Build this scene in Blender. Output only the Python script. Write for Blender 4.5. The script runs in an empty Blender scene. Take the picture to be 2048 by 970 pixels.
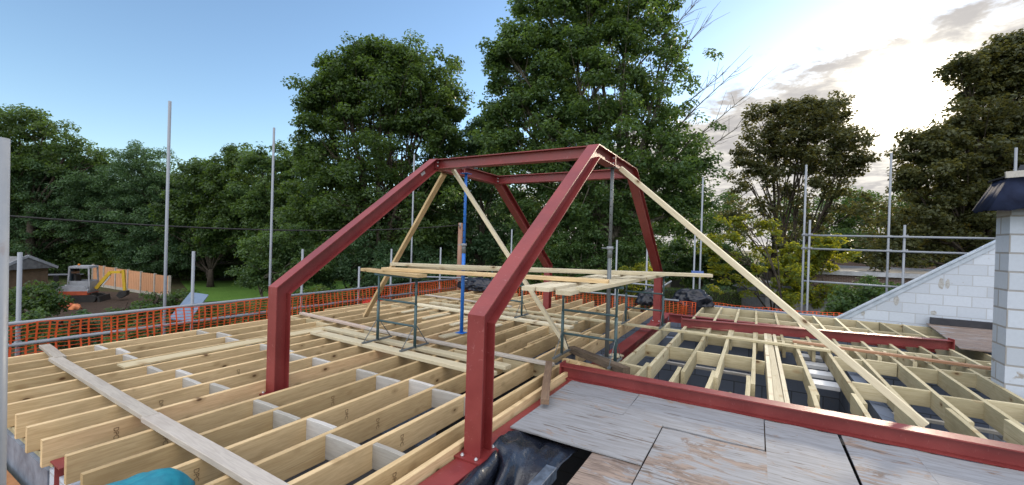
import bpy, bmesh, math, random
import numpy as np
from mathutils import Vector, Matrix
S = bpy.context.scene
C = S.collection

# ------------------------------------------------------------------ camera
FPX, YAW, PITCH, ROLL, EYE = 847.956, 0.52255, -0.0050854, 0.029911, 1.6
def _axes():
    cy, sy = math.cos(YAW), math.sin(YAW)
    r = Vector((cy, sy, 0)); f = Vector((-sy, cy, 0)); u = Vector((0, 0, 1))
    f2 = f*math.cos(PITCH) + u*math.sin(PITCH); u2 = -f*math.sin(PITCH) + u*math.cos(PITCH)
    return r*math.cos(ROLL) + u2*math.sin(ROLL), -r*math.sin(ROLL) + u2*math.cos(ROLL), f2
CR, CU, CF = _axes()
cam = bpy.data.cameras.new('Camera'); co = bpy.data.objects.new('Camera', cam); C.objects.link(co)
m = Matrix((CR, CU, -CF)).transposed().to_4x4(); m.translation = (0, 0, EYE); co.matrix_world = m
cam.sensor_width = 36; cam.lens = FPX/2048*36; cam.clip_start = 0.05; cam.clip_end = 2000
S.camera = co

# ------------------------------------------------------------------ sky, sun, exposure
SUN = Vector((0.284, 1.3196, 0.362)).normalized()
SUN_EL = math.asin(SUN.z); SUN_AZ = math.atan2(SUN.x, SUN.y)
def ray(px, py): return (CF + CR*((px-1024)/FPX) + CU*((485-py)/FPX)).normalized()
def at(px, py, D):                       # a point of the place that lies D metres in front of the viewer
    return Vector((0, 0, EYE)) + (CF + CR*((px-1024)/FPX) + CU*((485-py)/FPX))*D
def build_world():
    w = bpy.data.worlds.new('World'); S.world = w; w.use_nodes = True
    nt = w.node_tree; nt.nodes.clear(); N = nt.nodes.new; L = nt.links.new
    def math_(op, a, b=None, c=None, clamp=False):
        n = N('ShaderNodeMath'); n.operation = op; n.use_clamp = clamp
        for i, v in enumerate((a, b, c)):
            if v is None: continue
            if isinstance(v, (int, float)): n.inputs[i].default_value = v
            else: L(v, n.inputs[i])
        return n.outputs[0]
    def vec(op, a, b=None):
        n = N('ShaderNodeVectorMath'); n.operation = op
        for i, v in enumerate((a, b)):
            if v is None: continue
            if isinstance(v, (tuple, list, Vector)): n.inputs[i].default_value = tuple(v)
            else: L(v, n.inputs[i])
        return n.outputs['Value'] if op == 'DOT_PRODUCT' else n.outputs[0]
    def ramp(v, a, b):
        n = N('ShaderNodeMapRange'); n.interpolation_type = 'SMOOTHSTEP'; L(v, n.inputs[0])
        n.inputs[1].default_value = a; n.inputs[2].default_value = b
        return n.outputs[0]
    def mix(f, a, b):
        n = N('ShaderNodeMix'); n.data_type = 'RGBA'
        L(f, n.inputs[0])
        for i, v in ((6, a), (7, b)):
            if isinstance(v, tuple): n.inputs[i].default_value = v
            else: L(v, n.inputs[i])
        return n.outputs[2]
    sky = N('ShaderNodeTexSky'); sky.sky_type = 'NISHITA'; sky.sun_disc = False
    sky.sun_elevation = SUN_EL; sky.sun_rotation = SUN_AZ; sky.air_density = 1.0; sky.dust_density = 0.2; sky.ozone_density = 2.2
    d = vec('NORMALIZE', N('ShaderNodeTexCoord').outputs['Generated'])
    sep = N('ShaderNodeSeparateXYZ'); L(d, sep.inputs[0])
    z = math_('MAXIMUM', sep.outputs[2], 0.0)
    zz = math_('ADD', z, 0.12)
    comb = N('ShaderNodeCombineXYZ'); L(math_('DIVIDE', sep.outputs[0], zz), comb.inputs[0]); L(math_('DIVIDE', sep.outputs[1], zz), comb.inputs[1])
    def noise(scale, detail, rough, off=(0, 0, 0), stretch=(1, 1, 1)):
        mp = N('ShaderNodeMapping'); L(comb.outputs[0], mp.inputs[0]); mp.inputs['Location'].default_value = off; mp.inputs['Scale'].default_value = stretch
        n = N('ShaderNodeTexNoise'); L(mp.outputs[0], n.inputs['Vector']); n.inputs['Scale'].default_value = scale
        n.inputs['Detail'].default_value = detail; n.inputs['Roughness'].default_value = rough; n.inputs['Distortion'].default_value = 0.25
        return n.outputs[0]
    n_big = noise(0.9, 3, 0.5); n_mid = noise(1.5, 9, 0.64, (3.4, 1, 0), (1.2, 1, 1)); n_cell = noise(7.5, 8, 0.62, (7, 2, 0))
    # the cloud bank: everything to the right of a slanting edge
    edge = ray(1400, 185).cross(ray(1850, 5)).normalized()
    if edge.dot(ray(1800, 250)) < 0: edge = -edge
    side = vec('DOT_PRODUCT', d, edge)
    t = math_('ADD', side, math_('MULTIPLY', math_('SUBTRACT', n_mid, 0.5), 0.22))
    t = math_('ADD', t, math_('MULTIPLY', math_('SUBTRACT', n_cell, 0.5), 0.22))
    bank = ramp(t, -0.005, 0.06)
    # bright cloud added as fill light, unseen overhead and behind the viewer
    back = ramp(math_('ADD', vec('DOT_PRODUCT', d, (0.12, -0.55, 0.83)), math_('MULTIPLY', math_('SUBTRACT', n_big, 0.5), 0.5)), 0.30, 0.85)
    g = math_('MAXIMUM', vec('DOT_PRODUCT', d, tuple(SUN)), 0.0)
    def add3(a, b): return math_('ADD', a, b)
    core = math_('MULTIPLY', math_('POWER', g, 800.0), 8.0)
    mid = math_('MULTIPLY', math_('POWER', g, 110.0), 0.09)
    wide = math_('MULTIPLY', math_('POWER', g, 16.0), 0.045)
    glow = add3(core, add3(mid, wide))
    shade = ramp(math_('ADD', math_('MULTIPLY', n_mid, 0.5), math_('MULTIPLY', n_cell, 0.5)), 0.41, 0.58)
    dens = math_('SUBTRACT', 1.0, math_('MULTIPLY', shade, 0.66))
    cl = mix(shade, (0.395, 0.378, 0.352, 1), (0.255, 0.245, 0.243, 1))
    warm = N('ShaderNodeMix'); warm.data_type = 'RGBA'; warm.blend_type = 'MULTIPLY'; warm.inputs[0].default_value = 1
    L(cl, warm.inputs[6]); warm.inputs[7].default_value = (1, 1, 1, 1)
    gcol = N('ShaderNodeVectorMath'); gcol.operation = 'SCALE'; gcol.inputs[0].default_value = (1.0, 0.90, 0.70)
    L(math_('MULTIPLY', glow, dens), gcol.inputs['Scale'])
    cloud = vec('ADD', warm.outputs[2], gcol.outputs[0])
    sk = N('ShaderNodeVectorMath'); sk.operation = 'SCALE'; L(sky.outputs[0], sk.inputs[0]); sk.inputs['Scale'].default_value = SKY_STRENGTH
    gs = N('ShaderNodeVectorMath'); gs.operation = 'SCALE'; gs.inputs[0].default_value = (1.0, 0.95, 0.86); L(math_('ADD', mid, core), gs.inputs['Scale'])
    clear = vec('ADD', sk.outputs[0], gs.outputs[0])
    a = mix(bank, clear, cloud)
    b = mix(back, a, (1.04, 1.03, 1.05, 1))
    bg = N('ShaderNodeBackground'); L(b, bg.inputs[0]); bg.inputs[1].default_value = 1.0
    out = N('ShaderNodeOutputWorld'); L(bg.outputs[0], out.inputs[0])
SKY_STRENGTH = 0.115
build_world()
sl = bpy.data.lights.new('Sun', 'SUN'); sl.energy = 2.2; sl.angle = math.radians(6); sl.color = (1, 0.86, 0.66)
so = bpy.data.objects.new('Sun', sl); C.objects.link(so); so.rotation_euler = SUN.to_track_quat('Z', 'Y').to_euler()
S.view_settings.view_transform = 'Standard'; S.view_settings.look = 'None'; S.view_settings.gamma = 1; S.view_settings.exposure = 1.18
S.render.engine = 'CYCLES'
S.cycles.max_bounces = 6; S.cycles.transparent_max_bounces = 4; S.cycles.diffuse_bounces = 3; S.cycles.glossy_bounces = 2; S.cycles.transmission_bounces = 3
S.cycles.use_denoising = True

rnd = random.Random(7)
# ------------------------------------------------------------------ materials
class NT:
    def __init__(s, name):
        s.m = bpy.data.materials.new(name); s.m.use_nodes = True; s.nt = s.m.node_tree; s.nt.nodes.clear()
        s.out = s.N('ShaderNodeOutputMaterial'); s.co = s.N('ShaderNodeTexCoord')
    def N(s, t): return s.nt.nodes.new(t)
    def L(s, a, b): s.nt.links.new(a, b)
    def put(s, sock, v):
        if isinstance(v, bpy.types.NodeSocket): s.L(v, sock)
        elif isinstance(v, (tuple, list)) and len(v) == 3 and sock.type == 'RGBA': sock.default_value = (*v, 1)
        else: sock.default_value = v
    def math(s, op, a, b=None, clamp=False):
        n = s.N('ShaderNodeMath'); n.operation = op; n.use_clamp = clamp; s.put(n.inputs[0], a)
        if b is not None: s.put(n.inputs[1], b)
        return n.outputs[0]
    def mix(s, f, a, b, mode='MIX'):
        n = s.N('ShaderNodeMix'); n.data_type = 'RGBA'; n.blend_type = mode; s.put(n.inputs[0], f); s.put(n.inputs[6], a); s.put(n.inputs[7], b)
        return n.outputs[2]
    def ramp(s, v, a, b, lo=0.0, hi=1.0):
        n = s.N('ShaderNodeMapRange'); n.interpolation_type = 'SMOOTHSTEP'; s.put(n.inputs[0], v)
        for i, x in enumerate((a, b, lo, hi)): n.inputs[i+1].default_value = x
        return n.outputs[0]
    def obj_random(s): return s.N('ShaderNodeObjectInfo').outputs['Random']
    def coords(s, scale=(1, 1, 1), per_object=True, kind='Object'):
        src = s.co.outputs[kind]
        if per_object:
            a = s.N('ShaderNodeVectorMath'); a.operation = 'ADD'; s.L(src, a.inputs[0])
            c = s.N('ShaderNodeCombineXYZ'); r = s.obj_random()
            for i, k in enumerate((37.0, 91.0, 53.0)): s.L(s.math('MULTIPLY', r, k), c.inputs[i])
            s.L(c.outputs[0], a.inputs[1]); src = a.outputs[0]
        mp = s.N('ShaderNodeMapping'); s.L(src, mp.inputs[0]); mp.inputs['Scale'].default_value = scale
        return mp.outputs[0]
    def noise(s, v, scale, detail=4, rough=0.55, dist=0.0):
        n = s.N('ShaderNodeTexNoise'); s.L(v, n.inputs['Vector']); n.inputs['Scale'].default_value = scale
        n.inputs['Detail'].default_value = detail; n.inputs['Roughness'].default_value = rough; n.inputs['Distortion'].default_value = dist
        return n.outputs[0]
    def voro(s, v, scale, feature='F1'):
        n = s.N('ShaderNodeTexVoronoi'); s.L(v, n.inputs['Vector']); n.inputs['Scale'].default_value = scale; n.feature = feature
        return n.outputs['Distance']
    def bump(s, h, strength=0.3, dist=0.01):
        n = s.N('ShaderNodeBump'); s.L(h, n.inputs['Height']); n.inputs['Strength'].default_value = strength; n.inputs['Distance'].default_value = dist
        return n.outputs[0]
    def principled(s, col, rough=0.6, metal=0.0, normal=None, spec=0.5, coat=0.0):
        p = s.N('ShaderNodeBsdfPrincipled'); s.put(p.inputs['Base Color'], col); s.put(p.inputs['Roughness'], rough); s.put(p.inputs['Metallic'], metal)
        p.inputs['Specular IOR Level'].default_value = spec; p.inputs['Coat Weight'].default_value = coat
        if normal is not None: s.L(normal, p.inputs['Normal'])
        s.L(p.outputs[0], s.out.inputs[0]); return p

def m_wood(name, light, dark, stain, stain_amt=0.3, knots=True, rough=0.75):
    t = NT(name); v = t.coords((9, 0.55, 9)); g = t.noise(v, 6, 6, 0.6, 1.2)
    col = t.mix(t.ramp(g, 0.35, 0.7), light, dark)
    v2 = t.coords((1, 0.5, 1)); n2 = t.noise(v2, 2.3, 4, 0.6)
    col = t.mix(t.math('MULTIPLY', t.ramp(n2, 0.45, 0.75), stain_amt), col, stain)
    tint = t.mix(t.obj_random(), (0.74, 0.71, 0.64), (1.16, 1.13, 1.09)); col = t.mix(1.0, col, tint, 'MULTIPLY')
    if knots:
        k = t.voro(t.coords((0.35, 1.0, 1.7)), 3.6); col = t.mix(t.ramp(k, 0.27, 0.13, 0.0, 0.45), col, (0.30, 0.19, 0.085)); col = t.mix(t.ramp(k, 0.125, 0.06, 0.0, 0.9), col, (0.10, 0.05, 0.022))
        k2 = t.noise(t.coords((2.0, 1.2, 0.9)), 3.6, 2, 0.5); col = t.mix(t.ramp(k2, 0.68, 0.8, 0.0, 0.5), col, (0.25, 0.15, 0.07))
        e = t.noise(t.coords((30, 0.4, 60)), 1.0, 2, 0.5); col = t.mix(t.ramp(e, 0.70, 0.76, 0.0, 0.55), col, (0.20, 0.13, 0.07))
    t.principled(col, rough, normal=t.bump(g, 0.25, 0.004), spec=0.25); return t.m
WOOD = m_wood('sawn_softwood', (0.66, 0.51, 0.305), (0.53, 0.385, 0.215), (0.33, 0.235, 0.125), 0.6)
WOODG = m_wood('treated_softwood', (0.56, 0.51, 0.36), (0.45, 0.40, 0.26), (0.31, 0.29, 0.20), 0.6)
WOODW = m_wood('pale_softwood', (0.66, 0.61, 0.47), (0.56, 0.50, 0.37), (0.45, 0.41, 0.31), 0.4)
NOG = m_wood('cool_skylit_softwood', (0.50, 0.495, 0.49), (0.41, 0.405, 0.40), (0.32, 0.31, 0.30), 0.5, False)  # pale grey timber, with the cool sky light on noggings put into the colour
NOGY = m_wood('nogging_softwood', (0.56, 0.49, 0.34), (0.46, 0.39, 0.25), (0.3, 0.26, 0.17), 0.5)
PLANK = m_wood('weathered_plank', (0.52, 0.49, 0.46), (0.42, 0.39, 0.37), (0.35, 0.31, 0.28), 0.6, False)
OLDW = m_wood('old_dark_timber', (0.16, 0.12, 0.09), (0.07, 0.055, 0.045), (0.26, 0.22, 0.18), 0.7, False, 0.85)
REDW = m_wood('reddish_timber', (0.42, 0.24, 0.15), (0.32, 0.17, 0.11), (0.45, 0.33, 0.24), 0.5, False)

def m_primer():
    t = NT('red_oxide_primer'); v = t.coords((1, 1, 1), False)
    n = t.noise(v, 2.2, 5, 0.6); col = t.mix(t.ramp(n, 0.35, 0.7), (0.178, 0.0215, 0.022), (0.235, 0.036, 0.034))
    sc = t.noise(t.coords((3, 9, 3), False), 7, 5, 0.7, 1.5); col = t.mix(t.ramp(sc, 0.60, 0.72, 0, 0.55), col, (0.42, 0.20, 0.20))
    sp = t.noise(v, 60, 2, 0.5); col = t.mix(t.ramp(sp, 0.68, 0.74, 0, 0.4), col, (0.10, 0.02, 0.018))
    t.principled(col, t.ramp(n, 0.3, 0.7, 0.40, 0.54), normal=t.bump(t.noise(v, 45, 3, 0.6), 0.12, 0.003), spec=0.6); return t.m
PRIMER = m_primer()
def m_metal(name, c1, c2, rough=0.45, metal=0.7, rust=0.0):
    t = NT(name); v = t.coords((1, 1, 1)); n = t.noise(v, 9, 5, 0.65); col = t.mix(n, c1, c2)
    if rust: col = t.mix(t.ramp(t.noise(v, 5, 6, 0.7), 0.58, 0.68, 0, rust), col, (0.16, 0.075, 0.035))
    t.principled(col, t.ramp(n, 0.3, 0.7, rough-0.08, rough+0.14), metal, normal=t.bump(n, 0.1, 0.002)); return t.m
GALV = m_metal('galvanised_steel', (0.19, 0.215, 0.25), (0.28, 0.30, 0.335), 0.55, 0.15, 0.25)
GALVD = m_metal('grey_prop_steel', (0.10, 0.115, 0.125), (0.18, 0.20, 0.21), 0.5, 0.3, 0.35)
TEAL = m_metal('green_trestle_paint', (0.035, 0.075, 0.085), (0.06, 0.11, 0.12), 0.45, 0.1, 0.3)
BLUE = m_metal('blue_prop_paint', (0.012, 0.13, 0.50), (0.02, 0.17, 0.60), 0.42, 0.0, 0.12)
BOLT = m_metal('zinc_bolt', (0.55, 0.57, 0.6), (0.75, 0.76, 0.78), 0.35, 0.8)
STEELTAG = m_metal('steel_tag', (0.45, 0.46, 0.47), (0.6, 0.6, 0.6), 0.4, 0.3)
def m_plain(name, c1, c2=None, rough=0.6, scale=6, bump=0.1, metal=0.0, spec=0.4):
    t = NT(name); v = t.coords((1, 1, 1)); n = t.noise(v, scale, 5, 0.6)
    t.principled(t.mix(t.ramp(n, 0.3, 0.7), c1, c2 or tuple(x*0.7 for x in c1)), rough, metal, normal=t.bump(n, bump, 0.01), spec=spec); return t.m
def m_plastic():
    t = NT('black_polythene'); v = t.coords((1, 1, 1)); n = t.noise(v, 9, 5, 0.6)
    d = t.noise(v, 4, 5, 0.7)
    col = t.mix(t.ramp(d, 0.5, 0.72, 0, 0.6), (0.010, 0.013, 0.022), (0.045, 0.055, 0.080))
    t.principled(col, t.ramp(n, 0.3, 0.7, 0.15, 0.34), normal=t.bump(n, 0.35, 0.02), spec=0.7); return t.m
POLY = m_plastic()
TARP = m_plain('black_tarpaulin', (0.010, 0.013, 0.024), (0.006, 0.008, 0.014), 0.34, 5, 0.2, spec=0.45)
def m_ply(name, bare, streak):
    t = NT(name); v = t.coords((0.55, 6, 6)); g = t.noise(v, 5, 7, 0.65, 0.6)
    col = t.mix(t.ramp(g, 0.3, 0.7), (0.275, 0.285, 0.308), (0.195, 0.195, 0.205))
    b = t.noise(t.coords((1.0, 2.0, 2)), 2.0, 8, 0.72, 0.6)
    f = t.ramp(t.math('ADD', t.math('MULTIPLY', b, 0.75), t.math('MULTIPLY', g, 0.25)), bare, bare+0.05)
    col = t.mix(t.math('MULTIPLY', f, 0.85), col, t.mix(t.ramp(g, 0.4, 0.6), (0.12, 0.08, 0.06), (0.27, 0.20, 0.16)))
    s = t.noise(t.coords((2.6, 30, 10)), 1.0, 3, 0.6); s2 = t.noise(t.coords((0.8, 1.5, 1)), 1.7, 3, 0.5)
    k = t.math('MULTIPLY', t.ramp(s, 0.60, 0.65), t.ramp(s2, streak, streak+0.12)); col = t.mix(t.math('MULTIPLY', k, 0.85), col, (0.09, 0.068, 0.055))
    col = t.mix(t.ramp(t.noise(t.coords((1, 1, 1)), 26, 2, 0.5), 0.70, 0.74, 0, 0.6), col, (0.2, 0.14, 0.1))
    t.principled(col, 0.7, normal=t.bump(g, 0.2, 0.003), spec=0.3); return t.m
PLY = m_ply('weathered_plywood', 0.555, 0.42); PLYB = m_ply('worn_plywood', 0.50, 0.36); PLYBROWN = m_ply('bare_brown_plywood', 0.42, 0.3)
def m_block(name, c, mortar, bw=0.44, bh=0.225, stain=0.3, mort_w=0.009, swap=False):
    t = NT(name); v = t.co.outputs['Object']
    sep = t.N('ShaderNodeSeparateXYZ'); t.L(v, sep.inputs[0])
    comb = t.N('ShaderNodeCombineXYZ'); t.L(t.math('ADD', sep.outputs[0], sep.outputs[1]), comb.inputs[0]); t.L(sep.outputs[2], comb.inputs[1])
    br = t.N('ShaderNodeTexBrick'); t.L(comb.outputs[0], br.inputs['Vector']); br.inputs['Scale'].default_value = 1
    br.inputs['Brick Width'].default_value = bw; br.inputs['Row Height'].default_value = bh; br.inputs['Mortar Size'].default_value = mort_w; br.inputs['Mortar Smooth'].default_value = 0.3
    br.inputs['Color1'].default_value = (*c, 1); br.inputs['Color2'].default_value = (*[x*0.80 for x in c], 1); br.inputs['Mortar'].default_value = (*mortar, 1)
    col = br.outputs[0]; n = t.noise(v, 3.1, 6, 0.65, 0.4); n3 = t.noise(v, 22, 4, 0.6)
    col = t.mix(t.ramp(n, 0.64, 0.70, 0, stain), col, (0.27, 0.23, 0.18)); col = t.mix(t.ramp(n3, 0.3, 0.75, 0, 0.22), col, tuple(x*0.7 for x in c))
    h = t.math('SUBTRACT', t.math('MULTIPLY', n3, 0.3), br.outputs['Fac'])
    t.principled(col, 0.9, normal=t.bump(h, 0.5, 0.008), spec=0.15); return t.m
AACC = m_block('chimney_blockwork', (0.50, 0.55, 0.63), (0.30, 0.29, 0.28), stain=0.85, mort_w=0.013)
AAC = m_block('aerated_blockwork', (0.52, 0.575, 0.66), (0.40, 0.42, 0.45), stain=0.55)
DBLOCK = m_block('dense_blockwork', (0.19, 0.23, 0.31), (0.09, 0.10, 0.115), stain=0.2)
BRICK = m_block('brown_brickwork', (0.13, 0.085, 0.07), (0.24, 0.22, 0.2), 0.225, 0.075)
BRICKY = m_block('buff_brickwork', (0.40, 0.30, 0.2), (0.42, 0.38, 0.32), 0.225, 0.075)
def m_leaf(name, c1, c2, trans, tr=0.42):
    t = NT(name); a = t.N('ShaderNodeAttribute'); a.attribute_name = 'tint'; f = a.outputs['Fac']
    n = t.noise(t.coords((1, 1, 1), False), 0.9, 3, 0.5)
    k = t.math('ADD', t.math('MULTIPLY', f, 0.65), t.math('MULTIPLY', n, 0.35))
    col = t.mix(t.ramp(k, 0.15, 0.85), c1, c2)
    p = t.principled(col, 0.5, spec=0.35); tb = t.N('ShaderNodeBsdfTranslucent'); t.put(tb.inputs[0], t.mix(f, trans, tuple(x*1.35 for x in trans)))
    ms = t.N('ShaderNodeMixShader'); ms.inputs[0].default_value = tr; t.L(p.outputs[0], ms.inputs[1]); t.L(tb.outputs[0], ms.inputs[2]); t.L(ms.outputs[0], t.out.inputs[0]); return t.m
LF_DARK = m_leaf('leaf_dark_green', (0.022, 0.052, 0.018), (0.070, 0.120, 0.036), (0.13, 0.21, 0.03), 0.38)
LF_MID = m_leaf('leaf_mid_green', (0.030, 0.070, 0.026), (0.082, 0.138, 0.046), (0.15, 0.24, 0.04), 0.38)
LF_BLUE = m_leaf('leaf_grey_green', (0.030, 0.074, 0.036), (0.090, 0.160, 0.076), (0.12, 0.21, 0.06), 0.38)
LF_YEL = m_leaf('leaf_yellow_green', (0.045, 0.085, 0.018), (0.10, 0.145, 0.028), (0.44, 0.42, 0.03), 0.55)
LF_BRN = m_leaf('leaf_bronze_green', (0.035, 0.048, 0.020), (0.075, 0.085, 0.032), (0.17, 0.16, 0.035), 0.35)
LF_HEDGE = m_leaf('leaf_hedge_green', (0.035, 0.075, 0.025), (0.09, 0.14, 0.04), (0.2, 0.25, 0.03), 0.4)
BARK = m_plain('tree_bark', (0.075, 0.062, 0.048), (0.035, 0.030, 0.026), 0.9, 8, 0.6, spec=0.1)
BARKG = m_plain('tree_bark_grey', (0.16, 0.15, 0.12), (0.07, 0.065, 0.05), 0.9, 6, 0.6, spec=0.1)

# ------------------------------------------------------------------ mesh helpers
def link(name, me, mat, parent=None, loc=None, rot=None):
    o = bpy.data.objects.new(name, me); C.objects.link(o)
    for mm in (mat if isinstance(mat, (list, tuple)) else [mat]): me.materials.append(mm)
    if loc is not None: o.location = loc
    if rot is not None: o.rotation_euler = rot
    if parent is not None: o.parent = parent
    return o
def tag(o, label=None, cat=None, group=None, kind=None):
    if label: o['label'] = label
    if cat: o['category'] = cat
    if group: o['group'] = group
    if kind: o['kind'] = kind
    return o
def thing(name, label, cat, loc=(0, 0, 0), group=None, rot=None):
    o = bpy.data.objects.new(name, None); C.objects.link(o); o.location = loc; o.empty_display_size = 0.2
    if rot: o.rotation_euler = rot
    return tag(o, label, cat, group)
class MB:
    def __init__(s): s.v = []; s.f = []; s.sm = []
    def add(s, vs, fs, smooth=False):
        n = len(s.v); s.v += [tuple(x) for x in vs]
        s.f += [tuple(i+n for i in f) for f in fs]; s.sm += [smooth]*len(fs); return s
    def box(s, x0, x1, y0, y1, z0, z1):
        v = [(x0, y0, z0), (x1, y0, z0), (x1, y1, z0), (x0, y1, z0), (x0, y0, z1), (x1, y0, z1), (x1, y1, z1), (x0, y1, z1)]
        return s.add(v, [(3, 2, 1, 0), (4, 5, 6, 7), (0, 1, 5, 4), (1, 2, 6, 5), (2, 3, 7, 6), (3, 0, 4, 7)])
    def bar(s, p, q, w, h, up=(0, 0, 1)):
        p = Vector(p); q = Vector(q); d = (q-p).normalized(); up = Vector(up)
        if abs(d.dot(up)) > 0.99: up = Vector((0, 1, 0))
        r = d.cross(up).normalized(); u = r.cross(d)
        v = []
        for c in (p, q):
            for a, b in ((-1, -1), (1, -1), (1, 1), (-1, 1)): v.append(c + r*(a*w/2) + u*(b*h/2))
        return s.add(v, [(0, 1, 2, 3), (7, 6, 5, 4), (0, 4, 5, 1), (1, 5, 6, 2), (2, 6, 7, 3), (3, 7, 4, 0)])
    def tube(s, pts, rad, n=10, caps=True):
        pts = [Vector(p) for p in pts]; k = len(pts)
        rad = rad if isinstance(rad, (list, tuple)) else [rad]*k
        base = []; u = None
        for i, p in enumerate(pts):
            d = ((pts[min(i+1, k-1)] - pts[max(i-1, 0)])).normalized()
            if u is None:
                u = d.orthogonal().normalized()
            else:
                u = (u - d*u.dot(d)).normalized() if (u - d*u.dot(d)).length > 1e-4 else d.orthogonal().normalized()
            w = d.cross(u)
            base += [p + (u*math.cos(2*math.pi*j/n) + w*math.sin(2*math.pi*j/n))*rad[i] for j in range(n)]
        fs = [(i*n+j, i*n+(j+1) % n, (i+1)*n+(j+1) % n, (i+1)*n+j) for i in range(k-1) for j in range(n)]
        s.add(base, fs, True)
        if caps:
            n0 = len(s.v) - len(base)
            s.f.append(tuple(n0+j for j in reversed(range(n)))); s.sm.append(False)
            s.f.append(tuple(n0+(k-1)*n+j for j in range(n))); s.sm.append(False)
        return s
    def prism(s, poly, axis_a, axis_b):          # poly: corner points, extruded from offset a to offset b
        a = Vector(axis_a); b = Vector(axis_b); n = len(poly)
        v = [Vector(p)+a for p in poly] + [Vector(p)+b for p in poly]
        fs = [tuple(range(n)), tuple(reversed(range(n, 2*n)))] + [(i, (i+1) % n+0, (i+1) % n+n, i+n)[::-1] for i in range(n)]
        return s.add(v, fs)
    def ball(s, c, r, seg=10, rings=6, sc=(1, 1, 1)):
        c = Vector(c); v = [c + Vector((0, 0, r*sc[2]))]
        for i in range(1, rings):
            a = math.pi*i/rings
            v += [c + Vector((r*sc[0]*math.sin(a)*math.cos(2*math.pi*j/seg), r*sc[1]*math.sin(a)*math.sin(2*math.pi*j/seg), r*sc[2]*math.cos(a))) for j in range(seg)]
        v.append(c - Vector((0, 0, r*sc[2]))); fs = [(0, 1+j, 1+(j+1) % seg) for j in range(seg)]
        for i in range(rings-2): fs += [(1+i*seg+j, 1+(i+1)*seg+j, 1+(i+1)*seg+(j+1) % seg, 1+i*seg+(j+1) % seg) for j in range(seg)]
        e = len(v)-1; fs += [(e, 1+(rings-2)*seg+(j+1) % seg, 1+(rings-2)*seg+j) for j in range(seg)]
        return s.add(v, fs, True)
    def mesh(s, name, fix=True):
        me = bpy.data.meshes.new(name); me.from_pydata(s.v, [], s.f); me.polygons.foreach_set('use_smooth', s.sm); me.update()
        if fix:
            b = bmesh.new(); b.from_mesh(me); bmesh.ops.recalc_face_normals(b, faces=b.faces); b.to_mesh(me); b.free()
        return me
    def build(s, name, mat, parent=None, loc=None, rot=None): return link(name, s.mesh(name), mat, parent, loc, rot)
ORD = 'zeroth first second third fourth fifth sixth seventh eighth ninth tenth eleventh twelfth thirteenth fourteenth fifteenth sixteenth seventeenth eighteenth nineteenth twentieth'.split()

def timber_mesh(L, w, h, twist=0.0):            # long axis local Y from 0 to L, top at z = 0, arrises slightly eased
    e = min(0.003, w*0.1); v = []; fs = []
    prof = [(-w/2+e, -h), (w/2-e, -h), (w/2, -h+e), (w/2, -e), (w/2-e, 0), (-w/2+e, 0), (-w/2, -e), (-w/2, -h+e)]
    n = 8; k = 4
    for i in range(k+1):
        y = L*i/k; dx = math.sin(i*1.7+L*3)*0.0022
        v += [(x+dx, y, z) for x, z in prof]
    for i in range(k): fs += [(i*n+j, i*n+(j+1) % n, (i+1)*n+(j+1) % n, (i+1)*n+j) for j in range(n)]
    fs += [tuple(reversed(range(n))), tuple(k*n+j for j in range(n))]
    me = bpy.data.meshes.new('timber'); me.from_pydata(v, [], fs); me.update(); return me
def timber(name, label, cat, p, q, w, h, mat, group=None, roll=0.0):      # p, q: centres of the top face at both ends
    p = Vector(p); q = Vector(q); d = q-p; L = d.length
    o = link(name, timber_mesh(L, w, h), mat)
    X = d.cross(Vector((0, 0, 1)))
    if X.length < 1e-4: X = Vector((1, 0, 0))
    X.normalize(); Y = d.normalized(); Z = X.cross(Y)
    mm = Matrix((X, Y, Z)).transposed()
    if roll: mm = mm @ Matrix.Rotation(roll, 3, 'Y')
    o.matrix_world = Matrix.Translation(p) @ mm.to_4x4()
    return tag(o, label, cat, group)

# ------------------------------------------------------------------ ground
GZ = -2.75
def m_ground():
    t = NT('rough_ground'); v = t.coords((1, 1, 1), False); n = t.noise(v, 0.25, 6, 0.6); n2 = t.noise(v, 6, 5, 0.7)
    col = t.mix(t.ramp(n, 0.42, 0.55), (0.055, 0.075, 0.025), (0.075, 0.055, 0.036)); col = t.mix(t.ramp(n2, 0.3, 0.7), col, (0.04, 0.05, 0.02))
    t.principled(col, 0.95, normal=t.bump(n2, 0.8, 0.05), spec=0.1); return t.m
tag(MB().add([(-400, -200, GZ), (400, -200, GZ), (400, 600, GZ), (-400, 600, GZ)], [(0, 1, 2, 3)]).build('ground', m_ground()), kind='structure')
def patch(name, pts, mat, dz):
    return tag(MB().add([(p[0], p[1], GZ+dz) for p in pts], [tuple(range(len(pts)))]).build(name, mat), kind='structure')
def gp(px, py):                                  # where the sight line through this point meets the ground
    d = CF + CR*((px-1024)/FPX) + CU*((485-py)/FPX); k = (GZ-EYE)/d.z; return (d.x*k, d.y*k)
def m_soil():
    t = NT('bare_soil'); v = t.coords((1, 1, 1), False); n = t.noise(v, 2.5, 8, 0.7)
    t.principled(t.mix(n, (0.035, 0.026, 0.022), (0.09, 0.065, 0.05)), 0.95, normal=t.bump(n, 1.0, 0.15), spec=0.1); return t.m
def m_lawn():
    t = NT('lawn_grass'); v = t.coords((1, 1, 1), False); n = t.noise(v, 0.8, 6, 0.6); n2 = t.noise(v, 25, 4, 0.7)
    t.principled(t.mix(t.math('MULTIPLY', n, n2), (0.055, 0.125, 0.022), (0.13, 0.22, 0.045)), 0.9, normal=t.bump(n2, 0.8, 0.03), spec=0.1); return t.m
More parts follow.
